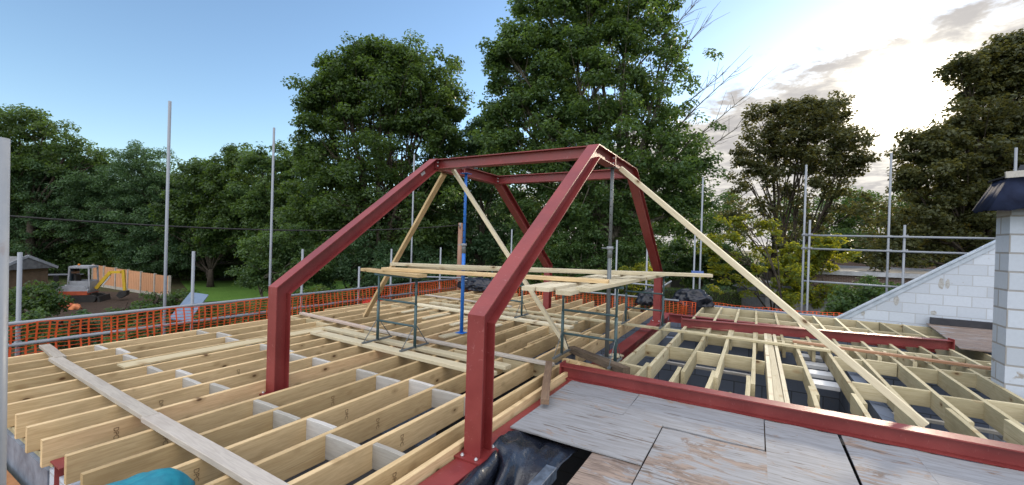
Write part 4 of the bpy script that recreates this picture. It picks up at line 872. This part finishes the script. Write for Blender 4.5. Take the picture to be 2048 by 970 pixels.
for k in range(5):
    c = dv*(k/5); c2_ = dv*((k+1)/5); pm = MB(); d_ = (c2_-c).normalized(); nn = Vector((d_.y, -d_.x, 0))
    for j in range(12):
        s = c+(c2_-c)*((j+0.5)/12); pm.bar(s+nn*(0.012*(j % 2)), s+nn*(0.012*(j % 2))+Vector((0, 0, 1.75)), (c2_-c).length/12*0.98, 0.02, nn)
    pm.build('panel', GF, gf); MB().box(c.x-0.05, c.x+0.05, c.y-0.05, c.y+0.05, 0, 1.85).build('post', GF, gf)
def car(label, px, py, D, yaw, paint):
    p = at(px, py, D); t = thing('parked_car', label, 'car', (p.x, p.y, GZ), rot=(0, 0, yaw))
    prof = [(-2.1, 0.35), (2.1, 0.35), (2.15, 0.7), (1.9, 0.9), (1.0, 0.98), (0.45, 1.42), (-1.0, 1.45), (-1.7, 1.0), (-2.1, 0.95)]
    MB().prism([(x, 0, z) for x, z in prof], (0, -0.82, 0), (0, 0.82, 0)).build('body', paint, t)
    for s in (-1, 1): MB().prism([(0.85, 0, 1.0), (0.4, 0, 1.36), (-0.95, 0, 1.38), (-1.45, 0, 1.02)], (0, s*0.822, 0), (0, s*0.834, 0)).build('side_window', GLS, t)
    MB().prism([(1.02, -0.7, 1.0), (0.49, -0.62, 1.40), (0.49, 0.62, 1.40), (1.02, 0.7, 1.0)], (0.01, 0, 0.008), (0.02, 0, 0.016)).build('windscreen', GLS, t)
    for x in (-1.3, 1.3):
        for s in (-1, 1): MB().tube([(x, s*0.68, 0.33), (x, s*0.86, 0.33)], 0.33, 16).build('wheel', RUB, t)
car('dark blue car parked behind the long brace among the trees', 1500, 596, 27, 0.5, m_plain('dark_blue_paint', (0.03, 0.04, 0.09), None, 0.25))
car('silver car parked near the shed behind the right scaffold poles', 1570, 622, 19, 0.9, m_plain('silver_paint', (0.32, 0.35, 0.40), None, 0.3))

# ------------------------------------------------------------------ trees and shrubs
def leaf_mesh(name, pos, nrm, size, tint, rng, aspect=0.62):
    n = len(pos); nrm = nrm/np.maximum(np.linalg.norm(nrm, axis=1, keepdims=True), 1e-6)
    a = rng.normal(size=(n, 3)); t = a - nrm*(a*nrm).sum(1, keepdims=True); t /= np.maximum(np.linalg.norm(t, axis=1, keepdims=True), 1e-6)
    b = np.cross(nrm, t); s = size[:, None]
    v = np.empty((n, 4, 3), np.float32)
    v[:, 0] = pos - t*s*0.5; v[:, 1] = pos + b*s*aspect*0.5 + nrm*s*0.10 - t*s*0.06; v[:, 2] = pos + t*s*0.5 - nrm*s*0.08; v[:, 3] = pos - b*s*aspect*0.5 + nrm*s*0.10 - t*s*0.06
    me = bpy.data.meshes.new(name); me.vertices.add(n*4); me.vertices.foreach_set('co', v.ravel())
    me.loops.add(n*4); me.loops.foreach_set('vertex_index', np.arange(n*4, dtype=np.int32))
    me.polygons.add(n); me.polygons.foreach_set('loop_start', np.arange(0, n*4, 4, dtype=np.int32)); me.polygons.foreach_set('loop_total', np.full(n, 4, np.int32))
    at_ = me.attributes.new('tint', 'FLOAT', 'FACE'); at_.data.foreach_set('value', tint.astype(np.float32))
    me.update(calc_edges=True); return me
PER = 1.6; FILL = 2.6
def crown_points(blobs, D, rng, puff, per, fill, flat=0.6, thin=1.0):
    """blobs: (px, py, rx, ry[, depth shift[, density]]) of the crown's masses at their own distance -> puff centres and leaves"""
    PC = []; LP = []; LN = []; TI = []
    K = FPX
    for bl in blobs:
        px, py, rx, ry = bl[:4]; dd = bl[4] if len(bl) > 4 else 0; den = bl[5] if len(bl) > 5 else 1.0
        d = D+dd; c = np.array(at(px, py, d)); RX_, RY_ = rx*d/K, ry*d/K; RZ_ = (RX_+RY_)/2*0.9
        ax = np.array([list(CR), [0, 0, 1], [CF.x, CF.y, 0]])
        n = max(4, int(fill*FILL*den*RX_*RY_*math.pi/(math.pi*puff*puff)*1.9))
        u = rng.normal(size=(n, 3)); u /= np.linalg.norm(u, axis=1, keepdims=True); rad = rng.random(n)**(1/2.6)
        lump_ = 1 + 0.16*np.sin(u[:, 0]*5+px)*np.sin(u[:, 1]*4+py) + rng.normal(0, 0.07, n)
        off = u*(rad*lump_)[:, None]
        pc = c + off[:, :1]*RX_*ax[0] + off[:, 1:2]*RY_*ax[1] + off[:, 2:]*RZ_*ax[2]
        for p, o in zip(pc, u):
            pr = puff*rng.uniform(0.55, 1.25); m_ = int(per*PER*den**0.3*rng.uniform(0.6, 1.3)*(pr/puff)**1.6)
            w = rng.normal(size=(m_, 3)); w /= np.linalg.norm(w, axis=1, keepdims=True); r = rng.random(m_)**0.45
            q = w*r[:, None]*pr; q[:, 2] *= flat; q[:, 2] -= 0.25*(q[:, 0]**2+q[:, 1]**2)/pr*0.6
            tilt = rng.normal(0, 0.22, 3); q[:, 2] += q[:, 0]*tilt[0]+q[:, 1]*tilt[1]
            nn = w*0.55 + np.array([0, 0, 0.75]) + rng.normal(0, 0.5, (m_, 3))
            LP.append(p+q); LN.append(nn); TI.append(np.clip(rng.normal(0.5, 0.22, m_)+rng.normal(0, 0.13), 0, 1))
        PC.append(np.c_[pc, np.full(n, len(PC))])
    return np.vstack(PC), np.vstack(LP), np.vstack(LN), np.concatenate(TI)
NLEAF = [0]
def tree(name, label, cat, D, base, blobs, leafmat, seed, leaf=0.21, puff=0.75, per=95, fill=1.0, trunk_r=0.3, stems=1, bark=BARK, group=None, flat=0.6, limb_vis=1.0, bare=(), thin=1.0):
    rng = np.random.default_rng(seed); r = random.Random(seed)
    b = at(base[0], base[1], D); b.z = GZ
    t = thing(name, label, cat, b, group)
    PC, LP, LN, TI = crown_points(blobs, D, rng, puff, per, fill*thin, flat)
    ok = LP[:, 2] > GZ+0.03; LP, LN, TI = LP[ok], LN[ok], TI[ok]
    me = leaf_mesh('crown', LP-np.array(b), LN, leaf*rng.uniform(0.6, 1.3, len(LP)), TI, rng); NLEAF[0] += len(LP)
    link('crown', me, leafmat, t)
    mb = MB(); cen = [Vector(PC[PC[:, 3] == k][:, :3].mean(0)) - b for k in range(len(blobs))]
    low = min(c.z for c in cen); fork = Vector((0, 0, max(1.2, low*0.55)))
    st = []
    for s in range(stems):
        o = Vector((r.uniform(-1, 1), r.uniform(-1, 1), 0))*(0.0 if stems == 1 else 0.55); top = fork + o*2.2 + Vector((r.uniform(-.3, .3), r.uniform(-.3, .3), r.uniform(0, low*0.25)))
        mb.tube([o*0.4-Vector((0, 0, 0.1)), o*0.6+Vector((0, 0, 0.5)), (o+top)/2+Vector((r.uniform(-.15, .15), r.uniform(-.15, .15), 0)), top], [trunk_r*1.3, trunk_r, trunk_r*0.85, trunk_r*0.7], 9); st.append(top)
    for k, c in enumerate(cen):
        s0 = min(st, key=lambda q: (q-c).length + r.uniform(0, 1.5)); mid = s0.lerp(c, 0.5) + Vector((r.uniform(-.5, .5), r.uniform(-.5, .5), r.uniform(0.0, 0.6)))
        R0 = trunk_r*0.34*limb_vis; mb.tube([s0-Vector((0, 0, 0.3)), s0.lerp(mid, 0.5)+Vector((0, 0, r.uniform(0, .3))), mid, c], [R0, R0*0.8, R0*0.62, R0*0.3], 7)
        pts = PC[PC[:, 3] == k][:, :3]
        for p in pts[::4]:
            q = Vector(p)-b; f = r.uniform(0.35, 0.95); a = mid.lerp(c, f) if r.random() < 0.75 else s0.lerp(mid, f)
            h = a.lerp(q, 0.5)+Vector((r.uniform(-.2, .2), r.uniform(-.2, .2), r.uniform(-.05, .3)))
            mb.tube([a, h, q], [0.03*limb_vis+0.01, 0.018*limb_vis+0.007, 0.006], 4, False)
    for (ax_, ay_, bx, by) in bare:
        p0 = at(ax_, ay_, D)-b; p1 = at(bx, by, D-0.5)-b; bend = p0.lerp(p1, 0.5)+Vector((r.uniform(-.3, .3), r.uniform(-.3, .3), r.uniform(-0.1, .5)))
        mb.tube([p0, bend, p1], [0.06, 0.034, 0.009], 5, False)
        for _ in range(16):
            f = r.uniform(0.25, 0.95); q = p0.lerp(bend, f*2) if f < 0.5 else bend.lerp(p1, f*2-1)
            e = q + (p1-p0)*r.uniform(0.04, 0.2) + Vector((r.uniform(-1.0, 1.0), r.uniform(-1.0, 1.0), r.uniform(-0.5, 0.9)))
            mb.tube([q, q.lerp(e, 0.5)+Vector((0, 0, r.uniform(-.1, .15))), e], [0.019, 0.013, 0.006], 4, False)
    me2 = mb.mesh('trunk', False); link('trunk', me2, bark, t)
    return t
# the two large trees behind the frame
tree('lime_tree', 'large round crowned dark tree behind the left half of the red frame', 'tree', 27, (760, 600), [
    (672, 190, 72, 70), (725, 125, 62, 48), (790, 115, 62, 45), (862, 165, 58, 65), (640, 250, 45, 70), (700, 255, 60, 70, 0, 0.45), (770, 215, 80, 60, 0, 0.7), (800, 290, 90, 60, 0, 0.45), (885, 265, 45, 85), (655, 355, 70, 60),
    (760, 360, 80, 60, 0, 0.6), (860, 375, 70, 60), (620, 430, 60, 55), (720, 455, 90, 60), (840, 470, 90, 65), (650, 510, 70, 45), (690, 175, 70, 65), (770, 150, 90, 60), (840, 215, 75, 80), (765, 250, 150, 140, 0, 0.36), (760, 430, 165, 110, 0, 0.5), (635, 200, 38, 38), (905, 205, 28, 45), (615, 300, 30, 60, 0, 0.8)], LF_DARK, 11, puff=0.72, per=100, fill=1.15, trunk_r=0.34, stems=3, limb_vis=1.3)
tree('sycamore_tree', 'tallest spreading tree behind the frame with bare twigs on its right', 'tree', 25, (1200, 600), [
    (1090, 20, 85, 70), (1170, -40, 90, 70), (1260, 10, 90, 70, 0, 0.8), (1020, 100, 50, 45), (1060, 130, 80, 75), (1150, 110, 85, 80), (1250, 100, 80, 70, 0, 0.7), (1320, 120, 60, 60, 0, 0.38), (1010, 210, 48, 65), (1090, 230, 85, 75), (1190, 220, 85, 80),
    (1290, 220, 80, 75, 0, 0.55), (1350, 260, 60, 60, 0, 0.55), (1020, 310, 60, 60), (1120, 330, 85, 70), (1230, 330, 85, 70), (1330, 340, 80, 60), (1390, 330, 45, 55, 0, 0.7), (1060, 410, 70, 60), (1170, 430, 85, 60), (1290, 420, 85, 60), (1370, 420, 60, 55),
    (1335, 60, 55, 50, 0, 0.22), (1350, 170, 75, 80, 0, 0.22), (1395, 250, 50, 60, 0, 0.25), (1180, 100, 170, 140, 0, 0.3), (1190, 330, 205, 150, 0, 0.4), (1005, 150, 30, 45), (990, 260, 35, 60)], LF_MID, 12, puff=0.70, per=100, fill=1.15, trunk_r=0.42, stems=2, bark=BARKG, limb_vis=1.25,
    bare=((1290, 330, 1505, 110), (1310, 350, 1510, 175), (1320, 370, 1490, 245), (1270, 220, 1425, 30), (1290, 260, 1450, 145), (1260, 150, 1390, 10)))
tree('maple_tree', 'bronze tinged round tree beside the sun glow, between the scaffold poles', 'tree', 28, (1570, 610), [
    (1530, 245, 55, 38), (1600, 240, 55, 40), (1660, 225, 50, 35), (1520, 305, 55, 45), (1610, 305, 75, 45), (1690, 280, 45, 35), (1500, 370, 45, 50, 0, 0.6), (1580, 380, 65, 45, 0, 0.45), (1660, 365, 60, 40, 0, 0.6), (1710, 330, 35, 28, 0, 0.7), (1480, 430, 40, 45, 0, 0.5),
    (1560, 440, 60, 40, 0, 0.35), (1650, 430, 60, 40, 0, 0.4), (1715, 425, 35, 40, 0, 0.35), (1610, 490, 70, 35, 0, 0.5), (1600, 280, 110, 75, 0, 0.5), (1690, 320, 45, 30, 0, 0.9), (1560, 215, 40, 22), (1640, 208, 40, 20)], LF_BRN, 13, puff=0.62, per=85, fill=1.1, trunk_r=0.2, stems=3, limb_vis=1.3, thin=0.8)
tree('horse_chestnut_tree', 'big dark drooping tree at the right edge behind the chimney', 'tree', 24, (1960, 640), [
    (2100, 75, 55, 40), (2030, 112, 65, 38), (1950, 130, 50, 30), (2080, 150, 80, 60), (2000, 185, 45, 35, 0, 0.6), (2060, 230, 80, 60), (1960, 245, 65, 40), (1890, 270, 55, 35), (1830, 290, 48, 32), (1985, 310, 90, 55), (1880, 345, 80, 50), (1815, 365, 40, 45, 0, 0.7),
    (2070, 330, 80, 70), (1930, 400, 85, 55), (2040, 420, 85, 60), (1840, 430, 60, 55, 0, 0.8), (1770, 440, 35, 60, 0, 0.4), (1900, 480, 85, 50), (2010, 500, 85, 50), (1800, 505, 70, 40), (1740, 500, 40, 40, 0, 0.5), (1960, 340, 150, 150, 0, 0.5), (2045, 125, 85, 60), (1985, 120, 50, 30), (1930, 140, 40, 28, 0, 0.8), (2030, 175, 70, 50), (1960, 180, 45, 35, 0, 0.7)], LF_BRN, 14, puff=0.68, per=100, fill=1.15, trunk_r=0.4, stems=1, flat=0.55, thin=1.0, limb_vis=0.8)
# middle and left
tree('ash_tree', 'dark tree filling the gap between the two tallest trees', 'tree', 29, (960, 600), [
    (930, 300, 55, 60), (985, 280, 50, 55), (900, 390, 60, 60), (985, 380, 60, 65), (940, 470, 80, 55), (1030, 480, 70, 50), (870, 510, 60, 45), (1090, 510, 60, 40)], LF_BLUE, 15, puff=0.7, per=100, fill=1.2, trunk_r=0.25)
tree('oak_tree', 'open topped tree at the far left rising over the willowy bushes', 'tree', 34, (60, 600), [
    (30, 235, 55, 28), (-30, 270, 70, 60), (85, 265, 45, 26), (40, 300, 60, 40), (130, 290, 38, 22, 0, 0.7), (175, 310, 36, 18, 0, 0.6), (110, 330, 60, 35), (205, 325, 20, 14, 0, 0.5), (20, 360, 80, 50)], LF_DARK, 16, puff=0.7, per=85, fill=1.0, trunk_r=0.3, limb_vis=1.2)
tree('willow_tree', 'soft grey green willowy tree at left below the open topped tree', 'tree', 35, (60, 600), [
    (60, 340, 75, 50), (140, 335, 70, 45), (200, 370, 70, 50), (100, 400, 90, 55), (30, 410, 60, 60), (180, 440, 80, 50), (70, 470, 80, 45), (240, 430, 50, 60), (60, 515, 80, 30, 7), (160, 505, 70, 28, 7), (230, 500, 50, 28, 7)], LF_BLUE, 17, leaf=0.15, puff=0.6, per=110, fill=1.15, trunk_r=0.2)
tree('willow_tree', 'pale feathery tree directly behind the tallest left pole', 'tree', 34, (420, 600), [
    (270, 320, 40, 32), (310, 335, 30, 40), (255, 370, 55, 50), (320, 395, 55, 55), (270, 440, 70, 50), (345, 460, 60, 50), (300, 500, 70, 35), (375, 490, 45, 45), (260, 512, 60, 22, 7), (340, 520, 60, 22, 7), (390, 525, 45, 20, 7)], LF_BLUE, 18, leaf=0.15, puff=0.6, per=110, fill=1.15, trunk_r=0.2)
tree('hawthorn_tree', 'dark tree between the feathery tree and the second tall pole', 'tree', 33, (420, 600), [
    (395, 350, 42, 32), (440, 345, 45, 35), (480, 315, 35, 28), (410, 400, 60, 45), (480, 385, 60, 55), (430, 460, 80, 50), (360, 420, 40, 50), (500, 450, 60, 60), (420, 515, 70, 28, 4), (490, 518, 55, 28, 4), (350, 515, 60, 30, 4)], LF_DARK, 19, puff=0.68, per=95, fill=1.2, trunk_r=0.22)
tree('field_maple_tree', 'mid green tree behind the second tall pole beside the round tree', 'tree', 31, (560, 600), [
    (520, 320, 38, 30), (560, 318, 45, 32), (590, 370, 60, 60), (540, 390, 60, 60), (560, 470, 70, 55), (610, 450, 50, 70)], LF_MID, 20, puff=0.66, per=95, fill=1.2, trunk_r=0.22)
tree('laurel_bush', 'rounded glossy bush left of the front red column above the lawn', 'bush', 23, (520, 590), [
    (530, 500, 45, 38), (575, 490, 45, 45), (505, 545, 35, 25), (560, 545, 55, 30), (620, 530, 50, 40)], LF_MID, 21, leaf=0.14, puff=0.5, per=100, fill=1.3, trunk_r=0.08, bark=BARKG)
tree('holly_tree', 'dark evergreen mass behind the left trestle and leaning brace', 'tree', 25, (690, 600), [(660, 540, 60, 40), (730, 520, 70, 45), (800, 530, 70, 45), (870, 545, 70, 40), (770, 560, 80, 25)], LF_BLUE, 22, leaf=0.13, puff=0.5, per=100, fill=1.3, trunk_r=0.1)
tree('elder_tree', 'shrubby tree behind the planks between the far red columns', 'tree', 24, (1150, 610), [(1060, 520, 60, 45), (1130, 500, 60, 50), (1200, 510, 60, 50), (1270, 500, 50, 55), (1160, 560, 90, 30), (1250, 560, 60, 30), (1040, 570, 60, 25)], LF_MID, 23, puff=0.5, leaf=0.14, per=100, fill=1.2, trunk_r=0.12, bark=BARKG)
tree('acer_sapling', 'yellow green young maple under the bronze tree behind the long brace', 'tree', 20, (1530, 640), [
    (1430, 480, 40, 45, 0, 0.8), (1480, 510, 50, 40, 0, 0.7), (1440, 545, 40, 35, 0, 0.6), (1540, 480, 60, 40, 0, 0.5), (1575, 540, 45, 35, 0, 0.7), (1510, 570, 45, 30, 0, 0.5), (1500, 450, 40, 30, 0, 0.5), (1590, 590, 30, 25, 0, 0.4)], LF_YEL, 24, leaf=0.17, puff=0.42, per=60, fill=1.0, trunk_r=0.14, stems=2, limb_vis=0.9, flat=0.45, thin=0.55)
tree('acer_sapling', 'yellow green sunlit foliage left of the far right red column', 'tree', 22, (1250, 620), [
    (1235, 545, 30, 25, 0, 0.7), (1265, 575, 30, 22, 0, 0.7), (1110, 560, 30, 20, 0, 0.5), (1285, 540, 25, 30, 0, 0.6)], LF_YEL, 25, leaf=0.14, puff=0.4, per=60, fill=1.0, trunk_r=0.08)
tree('viburnum_bush', 'dark leafed shrub below the flat garage roof behind the gable foot', 'bush', 15.5, (1760, 680), [
    (1690, 610, 40, 28), (1740, 585, 55, 30), (1800, 590, 60, 35), (1720, 640, 55, 30), (1790, 650, 60, 35), (1850, 600, 50, 40), (1870, 650, 50, 40)], LF_MID, 26, leaf=0.12, puff=0.34, per=70, fill=1.2, trunk_r=0.07, flat=0.45)
tree('dogwood_bush', 'grey green bush at the right end of the clipped hedge', 'bush', 26, (1440, 600), [(1430, 590, 32, 18), (1470, 600, 30, 18), (1400, 600, 20, 12)], LF_BLUE, 27, leaf=0.12, puff=0.35, per=80, fill=1.3, trunk_r=0.05)
for k, (px, py, D, lab, mt) in enumerate(((60, 590, 15, 'dense low shrub in front of the shed at far left', LF_DARK), (40, 650, 13, 'weedy shrub directly behind the mesh at far left', LF_MID), (150, 655, 14, 'low weeds behind the mesh below the excavator', LF_BLUE), (262, 640, 15, 'low shrub at the foot of the panel fence', LF_DARK),
        (338, 608, 19, 'rounded shrub between the panel fence and the leaning sheet', LF_DARK), (440, 632, 17, 'bright leafy shrub right of the leaning sheet', LF_HEDGE), (515, 628, 17, 'leafy low shrub left of the front red column', LF_HEDGE), (640, 600, 21, 'low shrub behind the mesh right of the front red column', LF_HEDGE), (300, 665, 13.5, 'weeds seen through the mesh beside the leaning sheet', LF_MID), (455, 650, 14.5, 'weeds seen through the mesh left of the front red column', LF_MID), (560, 635, 15.5, 'weeds seen through the mesh right behind the front red column', LF_MID))):
    tree('shrub', lab, 'shrub', D, (px, py), [(px-28, py, 32, 20), (px+22, py-6, 34, 24), (px, py+22, 44, 24), (px+40, py+18, 30, 20), (px-45, py+20, 26, 18)], mt, 60+k, leaf=0.11, puff=0.32, per=60, fill=1.2, trunk_r=0.04)
# clipped hedge right of the far red column
def clipped_hedge(label, a, b, w, h, seed):
    rng = np.random.default_rng(seed); a = np.array([*a, GZ]); b = np.array([*b, GZ]); d = b-a; L = np.linalg.norm(d); d /= L; nr = np.array([d[1], -d[0], 0])
    t = thing('clipped_hedge', label, 'hedge', tuple(a)); n = int(L*(2*h+w)*260); s = rng.random(n)*L; k = rng.random(n)*(2*h+w); side = np.where(k < h, -1, np.where(k < 2*h, 1, 0))
    hh = np.where(side == 0, h, np.where(side < 0, k, k-h)); ww = np.where(side == 0, k-2*h-w/2, side*w/2)
    pos = d*s[:, None] + nr*(ww+rng.normal(0, .03, n))[:, None] + np.array([0, 0, 1])*(hh+rng.normal(0, .03, n))[:, None]
    nn = np.where((side == 0)[:, None], np.array([0, 0, 1.0]), nr*side[:, None]) + rng.normal(0, 0.45, (n, 3))
    link('foliage', leaf_mesh('foliage', pos, nn, rng.uniform(0.05, 0.11, n), np.clip(rng.normal(.5, .22, n), 0, 1), rng), LF_HEDGE, t)
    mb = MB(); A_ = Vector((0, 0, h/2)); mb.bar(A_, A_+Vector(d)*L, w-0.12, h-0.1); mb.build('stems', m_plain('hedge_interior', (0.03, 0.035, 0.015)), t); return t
p1 = at(1325, 590, 25); p2 = at(1480, 600, 25.5)
clipped_hedge('long clipped dark hedge with sunlit top behind the big tarpaulin', (p1.x-1.5, p1.y), (p2.x, p2.y), 1.1, 1.7, 5)
tree('hazel_tree', 'spreading dark green tree filling the hedge line above the panel fence', 'tree', 37, (200, 600), [(130, 380, 90, 60), (230, 400, 80, 60), (40, 430, 90, 60), (150, 470, 110, 50), (290, 470, 80, 50), (350, 400, 50, 60), (80, 330, 70, 40), (200, 520, 120, 25), (40, 520, 90, 28)], LF_MID, 31, puff=0.8, per=100, fill=1.1, trunk_r=0.2)
tree('hazel_tree', 'spreading dark green tree filling the hedge line above the lawn', 'tree', 39, (480, 600), [(430, 410, 80, 60), (520, 400, 70, 60), (470, 480, 100, 50), (380, 500, 70, 45), (560, 500, 70, 50), (440, 530, 110, 28), (620, 480, 60, 70)], LF_DARK, 32, puff=0.8, per=100, fill=1.1, trunk_r=0.2)
tree('hornbeam_tree', 'dark bushy tree filling the gap right of the far red column above the hedge', 'tree', 31, (1395, 600), [(1375, 505, 50, 40), (1440, 515, 55, 40), (1340, 530, 28, 28), (1400, 550, 50, 22), (1480, 545, 40, 28)], LF_MID, 33, puff=0.55, per=90, fill=1.1, trunk_r=0.12)
tree('hornbeam_tree', 'sunlit bushy tree between the long brace and the right scaffold poles', 'tree', 22.5, (1640, 620), [(1600, 520, 45, 32), (1650, 505, 45, 30), (1585, 565, 40, 28), (1640, 590, 40, 22, 0, 0.7), (1560, 600, 35, 20, 0, 0.7)], LF_YEL, 34, puff=0.45, per=75, fill=0.8, trunk_r=0.1)
tree('hornbeam_tree', 'dark bushy tree standing behind the flat garage roof', 'tree', 36, (1740, 600), [(1660, 490, 60, 35), (1740, 495, 60, 32), (1820, 500, 60, 32), (1890, 490, 50, 40)], LF_DARK, 35, puff=0.6, per=90, fill=1.1, trunk_r=0.12)
# a deeper row that closes the view under the crowns
for k, (px, D, lab, mt) in enumerate(((1640, 46, 'background tree low behind the flat roofed garage, left one', LF_DARK), (1770, 45, 'background tree low behind the flat roofed garage, right one', LF_DARK), (-40, 40, 'background tree seen low behind the garden shed', LF_DARK), (130, 42, 'background tree in deep shade behind the excavator', LF_DARK), (300, 41, 'background tree in deep shade behind the panel fence end', LF_DARK), (460, 42, 'background tree in deep shade beyond the lawn', LF_DARK), (620, 43, 'background tree behind the front red column knee', LF_DARK),
        (780, 42, 'background tree low behind the leaning timber brace', LF_DARK), (930, 42, 'background tree low behind the telegraph pole', LF_DARK), (1090, 43, 'background tree low behind the far left red column', LF_DARK), (1240, 44, 'background tree low behind the dark prop', LF_DARK), (1400, 50, 'background tree low behind the pair of poles', LF_DARK), (1880, 46, 'background tree low behind the gable slope', LF_DARK), (2050, 44, 'background tree low behind the chimney', LF_DARK))):
    tree('background_tree', lab, 'tree', D, (px, 580), [(px-50, 430, 60, 45), (px+40, 420, 60, 50), (px, 490, 80, 45), (px-60, 530, 60, 35), (px+60, 530, 60, 35)], mt, 90+k, leaf=0.28, puff=1.0, per=60, fill=1.15, trunk_r=0.25)
